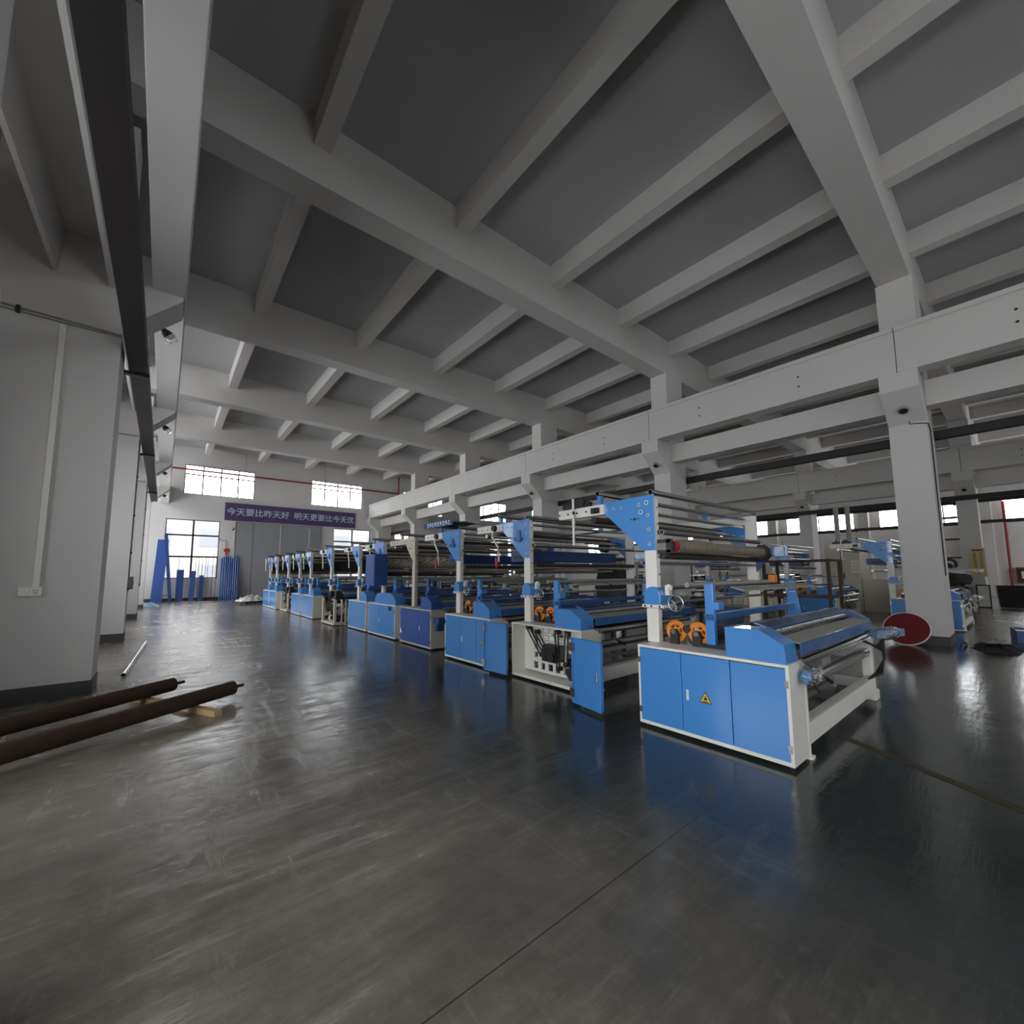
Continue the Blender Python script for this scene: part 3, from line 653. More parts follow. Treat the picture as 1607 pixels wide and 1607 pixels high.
    ff = MB().prism([(.02, .12), (W-.05, .12), (W-.05, .834), (.1, .834), (.0, .76), (.02, .60)], 'x', L-.159, L-.05)
    ff.box(L-.2, L-.0, .0, .12, 0, .12).box(L-.2, L-.0, W-.17, W-.05, 0, .12)
    fine(ff.build('end_frame', 'white' if body == 'white' else 'cream', root), .012)
    MB().box(L-.165, L-.1592, .12, .45, .25, .5).box(L-.165, L-.1592, .55, .95, .25, .68).build('pocket_shade', 'greypaint', root)  # flat grey plates paint the shade of recesses in the frame
    fine(MB().box(.355, .40, -.004, .07, 0, .81).box(.36, .44, -.02, .09, 0, .025).build('end_leg', body if body != 'blue' else 'white', root), .003)
    # brake lever and its grip, crank rod on the arm
    if detail > 1:
        lv = MB().cyl((.13, -.03, .89), (.72, -.07, .63), .009, 8).build('brake_lever', 'steel', root); MB().cyl((.68, -.067, .65), (.83, -.078, .585), .017, 10).build('grip', 'black', lv)
    return root
def crank(root, py, px=.25, z0=2.56, style='rod'):
    if style == 'rod':
        c = MB().box(px-.05, px-.035, py+1.17, py+1.20, 1.97, z0+.03).box(px-.05, px-.0, py+1.17, py+1.2, z0-.18, z0-.14); c.cyl((px-.045, py+1.185, 1.985), (px+.1, py+1.13, 1.985), .012, 8); o = c.build('crank_rod', 'white', root)
        MB().cyl((px-.03, py+1.08, 2.53), (px+.03, py+1.08, 2.53), .065, 20).build('chain_wheel', 'iron', root)
        MB().box(px+.0, px+.07, py+.95, py+1.42, 2.47, 2.535).box(px+.01, px+.05, py+1.3, py+1.34, 2.535, 2.6).build('drive_housing', 'iron', root)
        MB().box(px-.03, px+.003, py+.78, py+.9, 2.36, 2.43).cyl((px-.05, py+.84, 2.39), (px-.02, py+.84, 2.39), .035, 12).build('clamp', 'iron', root)
    else:
        MB().tube([(px-.04, py+.93, 2.36), (px-.05, py+.95, 2.25), (px-.09, py+.72, 2.05), (px-.09, py+.70, 1.80)], .018, 8).build('crank_rod', 'white', root)
        MB().cyl((px-.05, py+.93, 2.40), (px+.003, py+.93, 2.40), .055, 18).build('chain_wheel', 'iron', root)
        MB().cyl((px-.05, py+.95, 2.26), (px-.04, py+.45, 2.20), .012, 8).build('link_rod', 'steel', root)
        MB().box(px-.04, px-.0195, py+.2, py+.27, 2.12, 2.31).box(px-.055, px-.0195, py+.16, py+.34, 2.14, 2.19).cyl((px-.06, py+.3, 2.165), (px-.05, py+.3, 2.165), .03, 14).build('clamp_bracket', 'dimblue', root)

m1 = machine('nearest blue and white fabric machine, doors shut, yellow warning triangle, film wrapped roll up high', 4.0, 1.30, 1.43, 1.32, sign=1, middle='roll'); crank(m1, 1.32)
# plastic film and hoses on the nearest machine
MB().blob((.34, -.07, .735), (.13, .08, .085), 3, .35, 28, 18, False).build('plastic_wrap', 'film', m1)
MB().blob((.25, -.05, .715), (.07, .05, .06), 9, .3, 18, 12, False).build('wrapped_valve', 'wrapblue', m1)
MB().cyl((.34, -.06, .66), (.40, -.1, .58), .02, 10).build('valve_stem', 'iron', m1)
MB().box(-.28, .28, -.05, .05, -.04, .05, Matrix.Translation((3.2, -.1, .81)) @ Matrix.Rotation(-.33, 4, 'Z')).build('wrapped_arm', 'wrapblue', m1)
MB().blob((3.22, -.11, .81), (.26, .1, .085), 5, .3, 26, 16, False).build('plastic_wrap', 'film', m1)
h = MB()
for q in range(4): h.tube([(2.75+q*.02, .05, .74), (2.85+q*.04, -.05-.01*q, .68-.02*q), (3.0+q*.03, -.08, .74), (3.08+q*.02, -.07, .5), (3.0, -.06+q*.02, .33), (2.7, .02, .30)], .012, 7)
h.build('hose', 'black', m1)
MB().box(2.62, 2.72, .95, 1.03, 1.46, 1.56).build('sensor_box', 'orange', m1)
m2 = machine('fabric machine whose open cabinet shows cast frame, belts and gearbox', 4.31, 3.80, 1.45, 1.28, open_=True); crank(m2, 1.28, style='link')
def swing_door(root, x0, y0, x1, y1, W, inner, hinge='steel', handle=True):
    # a door swung right round on its hinges; two corner points in the machine's frame
    a = math.atan2(y1-y0, x1-x0); w_ = math.hypot(x1-x0, y1-y0)
    d = MB().box(0, w_, -.004, .004, .04, .81).box(0, .02, -.022, .022, .04, .81).box(w_-.02, w_, -.022, .022, .04, .81).box(0, w_, -.022, .022, .04, .06).box(0, w_, -.022, .022, .79, .81).build('open_door', inner, root)
    d.location = (x0, y0, 0); d.rotation_euler = (0, 0, a); fine(d, .003)
    if handle: fine(MB().box(w_-.085, w_-.055, -.03, -.004, .37, .47).build('handle', 'chrome', d), .005)
    h = MB()
    for z in (.16, .70): h.box(-.03, .05, -.03, -.0225, z-.05, z+.05)
    h.build('hinge', hinge, d)
    ml = MB()
    for z in (.16, .70): ml.tube([(x0, y0, z), (0.002, .0, z)], .012, 8)
    ml.build('hinge_arm', hinge, root)
swing_door(m2, -.36, -.17, -.44, -.68, 1.45, 'blue')
m3 = machine('fabric machine with one blue door swung open, third from the camera', 4.28, 5.80, 1.45, 1.31, sign=0, splits=(.38, .9)); crank(m3, 1.31, style='link')
swing_door(m3, -.13, -.03, -.09, -.58, 1.45, 'blue', handle=False)
for mm, yy in ((m2, 1.28), (m3, 1.31)):
    MB().blob((.12, yy+.72, 1.79), (.02, .03, .11), 4, .3, 12, 10, False).build('red_tag', 'red', mm); MB().tube([(.16, yy+.70, 2.06), (.12, yy+.72, 1.9)], .006, 6).build('tag_cord', 'red', mm)
m4 = machine('fabric machine with dark blue cabinet doors, cream post and cream arm, fourth from the camera', 4.40, 8.03, 1.5, 1.27, body='cream', gus='cream', doorm='darkblue', hoodm='darkblue', splits=(.55,), middle='drum', arm='cream', gear=False)
MB().tube([(-.05, 1.30, .25), (-.06, 1.34, .38), (-.03, 1.38, .42)], .012, 8).build('door_lever', 'chrome', m4)
MB().box(.05, .3, -.25, -.01, .55, .68).box(.1, .25, -.1, -.0, .4, .55).build('clutch_box', 'navy', m4)
m5 = machine('fabric machine with big dark blue control box hung on its post above twin blue doors', 4.40, 9.82, 1.72, 1.33, splits=(1.0,), middle='drum', hood='arch', gear=False); crank(m5, 1.33, style='link')
fine(MB().box(-.12, .24, 1.05, 1.68, 1.30, 2.13).build('control_box', 'darkblue', m5), .008); MB().box(-.13, -.121, 1.08, 1.65, 1.34, 2.1).build('box_door', 'darkblue', m5)
MB().box(-.02, .02, .2, .36, .7, .8).build('door_latch', 'iron', m5)
m6 = machine('fabric machine with one plain blue door, just beyond the one with the dark control box', 4.40, 11.72, 1.45, 1.28, splits=(), middle='screen', detail=1); crank(m6, 1.28, style='link')
m7 = machine('uncovered fabric machine with bare gears and cream frame beyond the single door machine', 4.15, 13.75, 1.3, 1.2, body='cream', skel=True, middle='screen', detail=1, hood_near=False); crank(m7, 1.2, style='link')
m9 = machine('blue fabric machine, nearer of the touching pair beyond the uncovered machine', 4.20, 16.35, 1.55, 1.42, body='white', splits=(.8,), middle='screen', detail=1); crank(m9, 1.42, style='link')
cm = child_map()
def again(src, X, Y, label, group=None):
    c = copy_tree(src, cm); c.location = (X, Y, 0); c['label'] = label
    if group: c['group'] = group
    return c
again(m9, 4.18, 18.0, 'blue fabric machine, farther of the touching pair beyond the uncovered machine')
again(m7, 4.14, 20.1, 'small far uncovered fabric machine with bare gears between the two far pairs')
again(m9, 4.07, 22.05, 'far blue fabric machine, second from the grey steel doors')
last = again(m9, 4.07, 23.7, 'farthest blue fabric machine, next to the grey steel doors and the white heap')
# second row across the middle columns
G2 = 'fabric machines in the second bay'
n1 = machine('blue fabric machine standing behind the wide middle column with the red disc', 16.2, 1.13, 1.43, 1.32, middle='tray', group=G2); crank(n1, 1.32)
MB().blob((.5, -.12, .62), (.25, .12, .2), 8, .3, 24, 16, False).build('plastic_wrap', 'film', n1); MB().blob((1.0, -.2, .85), (.45, .15, .09), 11, .3, 24, 14, False).build('plastic_wrap', 'film', n1)
cm = child_map()
for q, lb in enumerate(('second bay fabric machine next beyond the one behind the wide column', 'second bay fabric machine, third along its row and half hidden',
                        'second bay fabric machine, fourth along its row, hidden by nearer rollers', 'second bay fabric machine, fifth along its row towards the far wall')):
    again(n1, 16.3, 3.85+q*2.75, lb)

# ---------------------------------------------------------------- things along the left columns
t = thing('conduit', 'thin grey conduit running level across the nearest left column', 'conduit', (0, 8.18, 5.12))
MB().cyl((-1.98, 0, .02), (-.66, 0, -.01), .013, 8).build('pipe', 'greypaint', t); MB().cyl((-1.98, 0, -.03), (-.66, 0, -.045), .01, 8).build('pipe', 'greypaint', t)
MB().box(-1.7, -1.66, -.02, .019, -.06, .04).build('clip', 'iron', t)
t = thing('cable_duct', 'white upright cable duct on the nearest left column above the socket', 'cable duct', (-1.26, 8.18, 1.45))
MB().box(-.03, .03, -.025, .019, 0, 3.6).build('duct_body', 'white', t)
t = thing('socket_box', 'white double socket box on the nearest left column', 'socket', (-1.305, 8.18, 1.34))
fine(MB().box(-.105, .105, -.035, .019, 0, .115).build('box_body', 'white', t)); fine(MB().box(-.1, -.003, -.042, -.0352, .006, .108).build('blank_plate', 'white', t)); pl = fine(MB().box(.003, .1, -.042, -.0352, .006, .108).build('socket_plate', 'white', t))
k = MB()
for q in ((.035, .075), (.065, .075), (.038, .035), (.065, .035), (.05, .05)): k.box(q[0]-.004, q[0]+.004, -.0435, -.042, q[1]-.008, q[1]+.008)
k.build('socket_hole', 'black', pl)
t = thing('wall_camera', 'small white camera at the left end of the level conduit', 'camera', (-1.88, 8.1, 5.2)); MB().cyl((0, .1, .05), (0, -.1, .0), .05, 16).build('camera_body', 'white', t); MB().cyl((0, -.1, 0), (0, -.11, -.003), .035, 14).build('lens', 'black', t); MB().box(-.05, .05, .05, .099, -.14, .1).build('mount', 'white', t)
for (y, lb) in ((14.18, 'second'), (20.98, 'third')):
    t = thing('conduit', 'thin level conduit across the %s left column' % lb, 'conduit', (0, y, 5.15)); MB().cyl((-1.98, 0, 0), (-.66, 0, -.01), .014, 8).build('pipe', 'greypaint', t)
    t = thing('conduit', 'upright clamped conduit on the aisle side of the %s left column' % lb, 'conduit', (-.655, y+.16, 1.2)); MB().cyl((0, 0, 0), (0, 0, 3.9), .014, 8).build('pipe', 'greypaint', t)
    for z in (.05, .95, 1.9, 2.9): MB().box(-.014, .022, -.045, .045, z, z+.04).build('pipe_clamp', 'iron', t)
t = thing('switch_box', 'grey switch box on the side of the second left column', 'box', (-.64, 14.62, 1.25)); MB().box(-.029, .06, -.1, .1, 0, .32).build('box_body', 'greypaint', t); MB().box(.0601, .07, -.03, .03, .1, .2).build('switch', 'black', t)
FL = 'flood lamps under the left girder'
for y, lb in ((9.0, 'black flood lamp with glass bowl under the girder at the nearest left column'), (15.0, 'black flood lamp under the girder at the second left column'),
              (21.8, 'black flood lamp under the girder at the third left column'), (28.1, 'black flood lamp under the girder at the fourth left column')):
    t = thing('flood_lamp', lb, 'lamp', (-.3, y, 5.78), 0, FL)
    MB().tube([(-.04, -.14, .06), (0, 0, .04), (.05, 0, .0)], .012, 6).tube([(.04, -.06, .1), (.03, -.03, .05), (.05, 0, 0)], .01, 6).build('bracket', 'chrome', t)
    MB().tube([(.03, 0, .02), (.08, 0, -.04), (.10, 0, -.065), (.155, 0, -.125)], .03, 16, True, .085).build('housing', 'black', t)
    MB().tube([(.157, 0, -.127), (.19, 0, -.165), (.215, 0, -.19), (.225, 0, -.2)], .085, 18, True, .05).build('glass_bowl', 'film', t)
    MB().ring((.157, 0, -.127), (.7, 0, -.75), .085, .008, 20, 6).build('rim', 'chrome', t)
# rolls, battens and tube on the floor by the first column
def lying_roll(x0, y0, x1, y1, r, z, label):
    a = math.atan2(y1-y0, x1-x0); Lr = math.hypot(x1-x0, y1-y0); t = thing('steel_roll', label, 'roll', (x0, y0, z), a, 'rusty rolls on the floor')
    MB().cyl((0, 0, 0), (Lr, 0, 0), r, 24).build('roll_body', 'rust', t); MB().cyl((Lr+.0005, 0, 0), (Lr+.03, 0, 0), r*.75, 18, r*.4).build('end_boss', 'rust', t)
    MB().cyl((Lr+.03, 0, 0), (Lr+.15, 0, 0), .02, 10).build('shaft_end', 'iron', t); MB().cyl((-.12, 0, 0), (-.0005, 0, 0), .02, 10).build('shaft_end', 'iron', t)
lying_roll(-2.1, 5.66, .19, 7.36, .085, .151, 'dark rusty steel roll lying next to the first column, on battens')
lying_roll(-2.2, 4.58, .78, 6.63, .085, .151, 'dark rusty steel roll lying in front, farther out in the aisle')
def batten(x0, y0, x1, y1, label):
    a = math.atan2(y1-y0, x1-x0); o = fine(MB().box(0, math.hypot(x1-x0, y1-y0), -.045, .045, 0, .065).build('timber_batten', 'wood'))
    o.location = (x0, y0, 0); o.rotation_euler = (0, 0, a); tag(o, label, 'wood', 'battens under the rolls')
batten(.58, 5.97, -.2, 7.42, 'pale timber batten under the free ends of both rusty rolls')
batten(-1.35, 4.6, -2.2, 6.1, 'timber batten under the far left ends of both rusty rolls')
o = MB().hollow((-.39, 9.21, .032), (-.22, 13.3, .032), .032, .026, 18).build('steel_tube', 'chrome'); tag(o, 'single bright steel tube lying alone on the aisle floor', 'tube')

# ---------------------------------------------------------------- things at the far wall
PG = 'blue panels leaning under the far left window'
def leaning(name, label, cat, x0, x1, h, y0, y1, m, group=PG, th=.05, skew=0.):
    o = MB()._add([(x0, y0, 0), (x1, y0, 0), (x1+skew, y1, h), (x0+skew, y1, h), (x0, y0-th, 0), (x1, y0-th, 0), (x1+skew, y1-th, h), (x0+skew, y1-th, h)],
        [(0, 1, 2, 3)[::-1], (4, 5, 6, 7), (0, 1, 5, 4), (3, 2, 6, 7)[::-1], (0, 3, 7, 4)[::-1], (1, 2, 6, 5)]).build(name, m); return tag(o, label, cat, group)
leaning('blue_board', 'tallest blue board leaning at the left edge of the far window', 'board', -.5, .02, 3.75, 32.75, 33.14, 'darkblue', skew=.15)
leaning('long_plank', 'long grey blue plank leaning crooked beside the tallest blue board', 'plank', .33, .5, 4.0, 32.5, 32.68, 'navy', skew=-.4)
leaning('blue_board', 'short wide blue board standing nearest the stool', 'board', .64, 1.0, 1.93, 32.8, 33.1, 'darkblue')
leaning('blue_board', 'short narrow blue board under the middle window bar', 'board', 1.28, 1.54, 1.86, 32.8, 33.1, 'darkblue', skew=.06)
leaning('blue_board', 'shortest blue board, third to the right of the tallest one', 'board', 1.74, 1.98, 1.58, 32.8, 33.1, 'darkblue', skew=.03)
for k, (x, h) in enumerate(((.72, 2.75), (1.55, 2.7), (1.7, 2.72), (1.88, 2.66), (2.05, 2.78), (2.16, 2.7), (2.42, 3.0), (2.6, 2.75))):
    o = MB().cyl((x-.02, 32.7, 0.01), (x+.02, 33.12, h), .012, 6).build('thin_rod', 'iron'); tag(o, 'thin dark rod leaning against the far left window', 'rod', 'thin rods at the far left window')
for k in range(9):
    x = 2.86+k*.115; h = 2.65+.28*((k*37) % 5)/5
    o = MB().cyl((x, 32.85, 0.0), (x+.02, 33.12, h), .05, 12).build('blue_tube', 'bluetube'); tag(o, 'upright glossy blue tube in the bundle left of the steel doors', 'tube', 'blue tubes beside the steel doors')
t = thing('fire_bell', 'small red alarm on the wall above the blue tubes', 'alarm', (3.1, 33.19, 3.2)); MB().cyl((0, 0, 0), (0, -.08, 0), .14, 16).build('bell', 'red', t); MB().box(-.05, .05, -.06, .0, -.3, -.15).build('call_button', 'red', t); MB().tube([(-.03, -.03, .15), (-.03, -.03, .65), (-.4, -.03, .65), (-.4, -.03, .8)], .015, 6).build('cable', 'iron', t)
t = thing('wall_camera', 'small black camera on the far wall beside the steel doors', 'camera', (3.45, 33.19, 4.6)); MB().cyl((0, -.02, 0), (-.08, -.25, -.06), .04, 12).build('camera_body', 'black', t); MB().box(-.03, .03, -.05, 0, -.03, .1).build('mount', 'iron', t)
t = thing('stool', 'thin legged dark stool standing before the blue panels', 'stool', (.25, 31.6, 0))
MB().box(-.2, .2, -.16, .16, .44, .47).build('seat', 'navy', t)
for x in (-.18, .18):
    for y in (-.14, .14): MB().cyl((x*1.1, y*1.1, 0), (x, y, .44), .013, 6).build('leg', 'iron', t)
MB().ring((0, 0, .14), (0, 0, 1), .2, .008, 16, 6).build('foot_ring', 'iron', t)
for x, y, a, lb in ((1.3, 32.4, .2, 'flat timber offcut lying before the blue panels'), (2.05, 31.5, -.1, 'pale offcut board lying alone on the floor by the far window')):
    o = MB().box(-.35, .35, -.07, .07, 0, .03).build('wood_offcut', 'wood', None, 0, (x, y, 0), a); tag(o, lb, 'wood')
t = thing('wrapped_heap', 'heap wrapped in white plastic sheeting on a low dark trolley by the far machines', 'heap', (3.8, 27.0, 0), .3)
MB().crumple((0, 0, .181), .75, .5, .26, 5).build('plastic_cover', 'plasticwhite', t); MB().box(-.45, .45, -.35, .35, .06, .18).build('trolley', 'iron', t)
for x in (-.35, .35):
    for y in (-.28, .28): MB().cyl((x, y-.02, .03), (x, y+.02, .03), .03, 10).build('wheel', 'black', t)
o = MB().crumple((-.5, 29.0, 0), .4, .5, .16, 2).build('blue_sheet', 'lightblue'); tag(o, 'crumpled pale blue sheet on the floor at the foot of the far left column', 'sheet')
t = thing('navy_sheet', 'navy plastic sheet with pale unreadable print lying over the third machine top', 'sheet', (4.46, 7.9, 2.645))
MB()._add([(x, y, .0+.09*max(0, math.sin((y+.62)/1.24*math.pi))**.5*(.6+.4*math.sin(x*7+y*3)) ) for x in (0, .15, .4, .7, 1.0) for y in (-.62, -.45, -.2, 0, .2, .45, .62)],
        [(i*7+j, (i+1)*7+j, (i+1)*7+j+1, i*7+j+1) for i in range(4) for j in range(6)]).build('sheet_fold', 'navy', t)
MB().box(-.006, 0, -.62, .62, -.06, .06).build('hanging_edge', 'navy', t)
k = MB()
for q in range(9): k.box(-.009, -.0062, -.5+q*.11, -.44+q*.11, .0, .05).box(-.009, -.0062, -.52+q*.11, -.43+q*.11, -.04+.02*(q % 2), -.02+.02*(q % 2))
k.build('print', 'letter', t)

# ---------------------------------------------------------------- right hand side
t = thing('round_board', 'dark red round board with a pale rim leaning against the wide middle column', 'board', (12.6, 1.78, 0), .05)
ang = math.radians(58); mt = Matrix.Rotation(ang-math.pi/2, 4, 'Y')
c0 = Vector((.39*math.cos(ang), 0, .39*math.sin(ang))); nrm = Vector((-math.sin(ang), 0, math.cos(ang)))
MB().cyl(c0-nrm*.012, c0+nrm*.012, .385, 48).build('disc', 'darkred', t); MB().ring(c0, nrm, .385, .014, 48, 8).build('rim', 'paper', t)
t = thing('poster', 'yellowed notice poster on the far column behind the wide one', 'poster', (27.78, 1.31, 1.34)); MB().box(-.008, .019, -.23, .23, 0, 1.27).build('sheet', 'postercol', t)
k = MB()
for c in range(2):
    for r in range(9): k.box(-.0095, -.008, -.16+c*.2, -.16+c*.2+.11, .42+r*.075, .45+r*.075)
k.box(-.0095, -.008, -.16, .16, 1.13, 1.2).build('print', 'darkred', t); MB().box(-.0095, -.008, -.04, .06, .12, .3).build('picture', 'greypaint', t)
t = thing('framed_board', 'white board in a dark wooden frame leaning under the yellowed poster', 'board', (27.6, 1.25, 0)); mt = Matrix.Rotation(.12, 4, 'Y')
MB().box(-.02, .0, -.17, .17, .05, .95, mt).build('board', 'paper', t); MB().box(-.03, .01, -.21, -.17, .0, 1.0, mt).box(-.03, .01, .17, .21, .0, 1.0, mt).box(-.03, .01, -.17, .17, .95, 1.0, mt).box(-.03, .01, -.17, .17, 0, .05, mt).build('frame', 'rust', t)
t = thing('dark_sheet', 'dark flat sheet leaning on an olive sack near the far right column', 'sheet', (28.1, .45, 0), .2); MB().box(-.02, .02, -.38, .38, .02, 1.0, Matrix.Rotation(.3, 4, 'Y')).build('sheet', 'dkcloth', t); MB().cyl((-.05, .4, .03), (.26, .42, .98), .02, 8).build('edge_bar', 'greypaint', t)
o = MB().blob((28.75, .2, .4), (.3, .5, .5), 6, .3, 22, 14).build('olive_sack', 'olive'); tag(o, 'slumped olive sack behind the leaning dark sheet', 'sack')
t = thing('parts_bin', 'blue open bin cut by the right edge of the picture', 'bin', (15.0, -.15, 0), .15); fine(MB().box(-.35, .35, -.45, .45, 0, .03).box(-.35, -.32, -.45, .45, .03, .3).box(.32, .35, -.45, .45, .03, .3).box(-.32, .32, -.45, -.42, .03, .3).box(-.32, .32, .42, .45, .03, .3).build('bin_body', 'navy', t)); MB().box(-.37, -.3505, -.46, .46, .28, .31).build('rim', 'white', t)
o = MB().crumple((13.35, .5, 0), .85, .36, .09, 12).build('dark_rag_pile', 'dkcloth'); tag(o, 'flat pile of dark rags spread on the floor right of the wide column', 'rags')
o = MB().crumple((13.2, .5, .15), .36, .2, .05, 14).build('grey_sacking', 'greypaint'); tag(o, 'pale grey sacking lying on top of the dark rags', 'sacking')
for k, (p, q) in enumerate((((12.6, -.1), (13.3, -.25)), ((12.9, 1.0), (13.6, .95)), ((13.9, -.3), (14.3, -.5)))):
    o = MB().tube([(p[0], p[1], .02), ((p[0]+q[0])/2, (p[1]+q[1])/2, .1), (q[0], q[1], .02)], .02, 6).build('bent_strip', 'iron'); tag(o, 'bent dark strip arching off the floor beside the pile of dark rags', 'strip', 'bent strips by the rags')
# floor line of worn yellow paint
o = MB()._add([(4.4, .0, .0015), (4.5, -.02, .0015), (5.27, 1.29, .0015), (5.17, 1.31, .0015)], [(0, 1, 2, 3)]).build('trim_2', 'olive'); o['kind'] = 'structure'
# covered machine in the second bay behind the wide column
t = thing('covered_machine', 'dark covered machine with white plastic thrown over it, behind the wide middle column', 'machine', (21.5, 1.75, 0))
MB().box(-1.1, 1.1, -.5, .5, .0, 1.05).build('body', 'dkcloth', t); MB().blob((0, 0, 1.35), (1.2, .55, .35), 3, .3, 26, 14).build('dark_cover', 'dkcloth', t); MB().blob((-.5, -.1, 1.58), (.7, .6, .12), 4, .5, 26, 12).build('plastic_cover', 'plasticwhite', t)
MB().cyl((-.2, 0, 1.7), (.15, 0, 1.72), .16, 16).build('drum', 'rust', t); MB().ring((.6, 0, 1.85), (1, .3, 0), .17, .05, 20, 8).build('coil', 'iron', t)
t = thing('oven_cabinet', 'tall cream machine cabinet with vents in the second bay', 'cabinet', (22.4, 4.9, 0))
fine(MB().box(-.5, 1.0, -.62, .55, .0, 2.78).build('cabinet_body', 'cream', t), .02); MB().box(-.512, -.5002, -.03, .0, .2, 2.7).build('door_seam', 'rust', t); MB().box(-.53, -.5002, -.1, -.06, 1.3, 1.55).build('handle', 'iron', t)
k = MB()
for r in range(4):
    for c in range(3): k.box(-.52, -.5002, -.58+c*.09, -.52+c*.09, 1.55+r*.14, 1.65+r*.14)
k.build('vent', 'white', t); MB().box(-.4, .9, -1.5, -.63, .0, 1.3).build('side_unit', 'cream', t); MB().cyl((.2, .2, 2.78), (.2, .2, 4.4), .09, 14).build('exhaust_pipe', 'greypaint', t); MB().cyl((.2, -.2, 2.78), (.2, -.2, 4.4), .09, 14).build('exhaust_pipe', 'greypaint', t)
# steel racks, benches and cartons between the two machine rows
def rack(X, Y, w_, d_, h, label, m='rust', levels=(.5, 1.1)):
    t = thing('steel_rack', label, 'rack', (X, Y, 0), 0, 'steel racks between the machine rows')
    for x in (0, w_):
        for y in (0, d_): MB().box(x-.025, x+.025, y-.025, y+.025, 0, h).build('post', m, t)
    for z in list(levels)+[h-.04]:
        MB().box(-.03, w_+.03, -.03, d_+.03, z, z+.035).build('shelf', m, t)
    return t
rack(9.6, 2.35, .75, 1.1, 1.84, 'brown steel rack standing just beyond the nearest machine')
rack(10.2, 6.9, .8, 1.4, 1.9, 'grey steel rack behind the open cabinet machine', 'greypaint')
rack(9.4, 11.0, .8, 1.6, 1.9, 'grey steel rack halfway down the row of machines', 'greypaint')
rack(20.3, 9.2, .8, 1.8, 2.1, 'tall brown steel rack deep in the second bay')
def bench(X, Y, Lb, label, n, kind, seed):
    t = thing('work_bench', label, 'bench', (X, Y, 0), 0, 'work benches between the machine rows')
    MB().box(0, .75, 0, Lb, .74, .79).build('top', 'greypaint', t)
    for x in (.04, .71):
        for y in (.05, Lb-.05): MB().box(x-.025, x+.025, y-.025, y+.025, 0, .74).build('leg', 'iron', t)
    MB().box(.05, .7, .08, Lb-.08, .2, .23).build('lower_shelf', 'iron', t)
    rnd = random.Random(seed)
    for k in range(n):
        y = Y+.1+(Lb-.2)*(k+.5)/n; hh = rnd.uniform(.16, .26); ww = (Lb-.2)/n*.42; x = X+.3+rnd.uniform(-.1, .1)
        if kind == 'carton':
            o = MB().box(-.14, .14, -ww, ww, 0, hh).build('carton', 'cream'); o.location = (x, y, .79); c_ = MB().box(-.141, -.1401, -.02, .02, .02, hh-.02).build('tape', 'wood', o)
            tag(o, 'pale carton in the row on the ' + label.split(' ', 1)[1] if False else 'pale carton standing in a row on the bench beyond the nearest machine', 'carton', 'cartons on the bench')
        else:
            o = thing('motor_unit', 'dark iron motor unit standing on a grey bench between the machine rows', 'motor', (x, y, .79), rnd.uniform(-.2, .2), 'motor units on the benches')
            MB().box(-.12, .12, -ww, ww, 0, .04).build('foot', 'iron', o); MB().cyl((-.15, 0, .16), (.13, 0, .16), .11, 16).build('motor_body', rnd.choice(['iron', 'greypaint', 'navy']), o); MB().cyl((-.2, 0, .16), (-.15, 0, .16), .03, 10).build('shaft', 'steel', o); MB().box(-.05, .07, -.05, .05, .26, .34).build('terminal_box', rnd.choice(['iron', 'white']), o)
bench(10.9, 3.6, 2.6, 'long grey bench carrying pale cartons beyond the nearest machine', 9, 'carton', 1)
bench(9.2, 4.6, 2.0, 'grey bench with motor units behind the open cabinet machine', 5, 'motor', 2)
bench(9.5, 8.6, 2.2, 'grey bench with motor units behind the third machine', 5, 'motor', 3)
bench(9.0, 13.2, 2.6, 'grey bench with motor units in the middle of the row', 6, 'motor', 4)
t = thing('control_cabinet', 'white control cabinet on the floor between the machine rows', 'cabinet', (9.3, 7.55, 0)); fine(MB().box(0, .5, 0, .7, .08, 1.78).build('cabinet_body', 'white', t)); MB().box(-.012, -.0002, .05, .65, .15, 1.7).build('door', 'white', t); MB().box(-.03, -.0122, .1, .13, .9, 1.05).build('handle', 'iron', t); MB().box(.02, .48, .02, .68, 0, .079).build('plinth', 'iron', t)
t = thing('machine_carriage', 'dark carriage frame with a dark hood between the machine rows', 'carriage', (8.6, 6.2, 0)); MB().prism([(0, 1.2), (.9, 1.2), (.75, 1.72), (.3, 1.78), (.1, 1.5)], 'x', 0, .6).build('hood', 'dkcloth', t); MB().box(0, .6, .05, .85, .9, 1.2).build('body', 'iron', t)
for x in (.03, .57):
    for y in (.08, .82): MB().box(x-.025, x+.025, y-.025, y+.025, 0, .9).build('leg', 'iron', t)
# conduit and small fittings on the wide column, and lamps under its corbels
for rowx, (y0, y1), lb in ((13.05, CR[1], 'wide middle column'), (13.05, CR[2], 'second middle column'), (13.05, CR[3], 'third middle column'), (27.8, CR[1], 'poster column'), (27.8, CR[2], 'column beyond the poster column')):
    t = thing('round_lamp', 'small round lamp under the corbel of the %s' % lb, 'lamp', (rowx-.3, (y0+y1)/2, 5.22), 0, 'round lamps under the corbels')
    MB().cyl((0, 0, .08), (-.06, 0, -.02), .09, 18).build('housing', 'greypaint', t); MB().cyl((-.061, 0, -.021), (-.07, 0, -.035), .075, 18).build('lens', 'black', t)
t = thing('cable_loop', 'thin dark cable looping across the head of the wide middle column', 'cable', (13.03, 1.15, 4.9)); MB().tube([(-.02, .28, .22), (-.02, .28, .06), (-.01, .05, .02), (.02, -.02, 0), (.3, -.02, -.1), (.3, -.02, -3.4)], .012, 6).build('cable', 'iron', t)

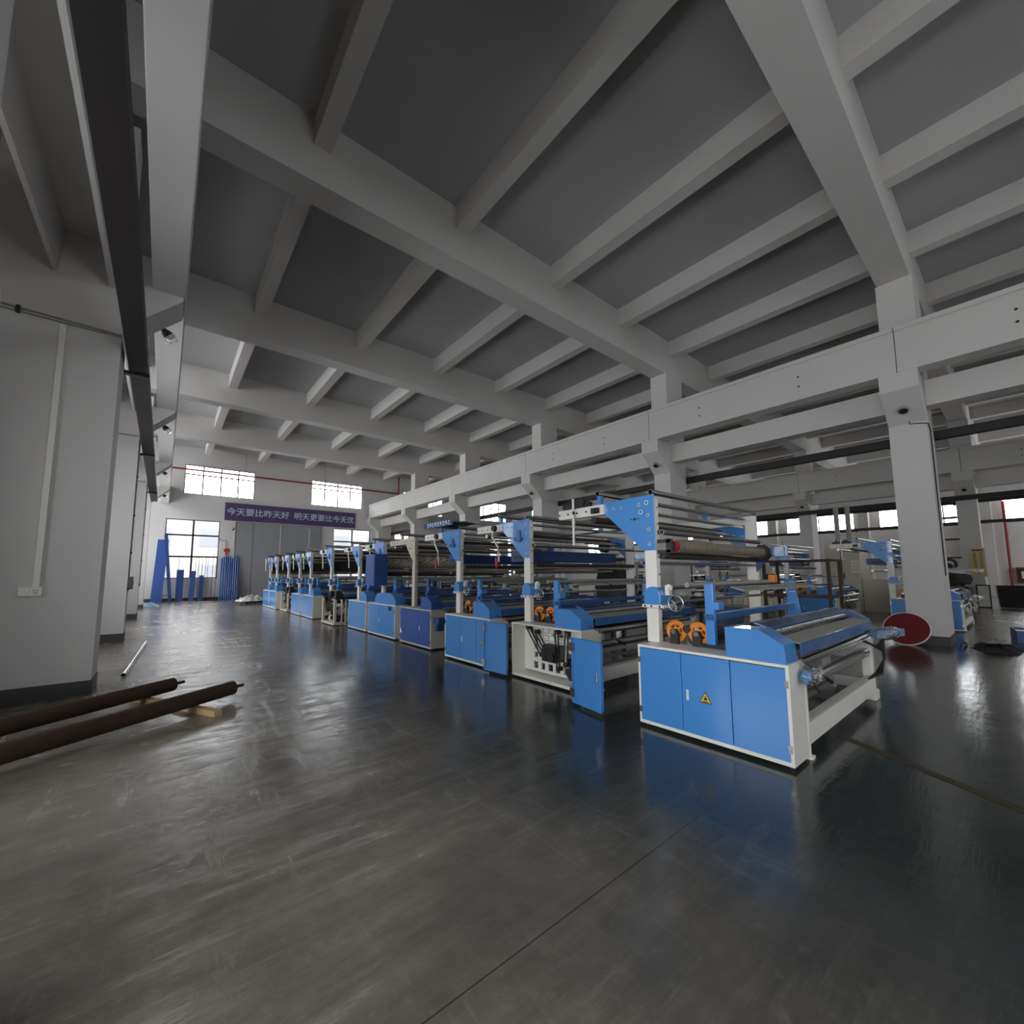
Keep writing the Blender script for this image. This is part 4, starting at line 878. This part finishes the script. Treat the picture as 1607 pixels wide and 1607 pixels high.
def winder(label, X, Y, W=1.0, L=3.4, H=1.5, m='iron', group='dark winding frames between the machine rows'):
    t = thing('winding_frame', label, 'machine', (X, Y, 0), 0, group)
    for x in (0, L-.12):
        fine(MB().prism([(0, 0), (.12, 0), (.14, .5), (W-.14, .5), (W-.12, 0), (W, 0), (W-.08, .95), (W-.25, H), (.3, H), (.1, .95)], 'x', x, x+.1).build('end_frame', m, t), .006)
        MB().cyl((x-.03, W*.5, .8), (x-.0005, W*.5, .8), .16, 20).build('drive_wheel', 'steel', t); MB().box(x-.06, x-.0005, W*.62, W*.85, 1.0, 1.3).build('gear_cover', random.choice(['navy', 'iron', 'white']), t)
    for y, z, r, mm in ((W*.5, H-.08, .05, 'chrome'), (W*.72, 1.1, .07, 'dkroll'), (W*.3, 1.08, .05, 'steel'), (W*.5, .8, .1, 'dkroll'), (W*.2, .6, .04, 'chrome'), (W*.62, 1.32, .025, 'chrome')):
        MB().cyl((.1001, y, z), (L-.1201, y, z), r, 14).build('roller', mm, t)
    MB().box(.1001, L-.1201, .1, W-.1, .42, .47).build('bed_plate', 'navy', t); MB().box(.1001, L-.1201, .02, .06, .2, .32).build('base_rail', 'greypaint', t)
    for q in range(5): MB().box(.3+q*.6, .45+q*.6, W*.15, W*.3, 1.2, 1.2+.06*(1+q % 3)).build('guide_block', 'white' if q % 2 else 'iron', t)
    MB().cyl((.2, W*.45, H), (.2, W*.45, H+.3), .02, 8).cyl((L*.6, W*.45, H-.08), (L*.6, W*.45, H+.25), .02, 8).box(.15, L*.6+.05, W*.43, W*.47, H+.25, H+.28).build('gantry_bar', 'steel', t)
    return t
w0 = winder('dark winding frame behind the benches, nearest the wide middle column', 10.3, 12.9)
cm = child_map()
again(w0, 22.6, 7.3, 'dark winding frame in the second bay beside the tall cream cabinet')
again(w0, 21.6, 11.6, 'dark winding frame in the second bay beyond the brown rack')
again(w0, 10.0, 17.2, 'dark winding frame between the rows, second along from the wide column')
again(w0, 10.0, 21.4, 'dark winding frame between the rows, farthest towards the steel doors')
again(w0, 20.6, 15.5, 'dark winding frame deep in the second bay under the far crane rail')
again(w0, 24.6, 1.6, 'dark winding frame in the second bay between cream cabinet and white draped machine')
t = thing('scaffold_frame', 'thin dark steel scaffold frame behind the wide column near the right wall', 'scaffold', (33.0, 2.1, 0))
for y in (0, 1.3):
    for x in (0, .9): MB().cyl((x, y, 0), (x, y, 4.6), .035, 8).build('post', 'rail_steel', t)
for z in (1.2, 2.3, 3.3, 4.5): MB().box(-.03, .93, -.03, 1.33, z, z+.05).build('deck_bar', 'rail_steel', t)
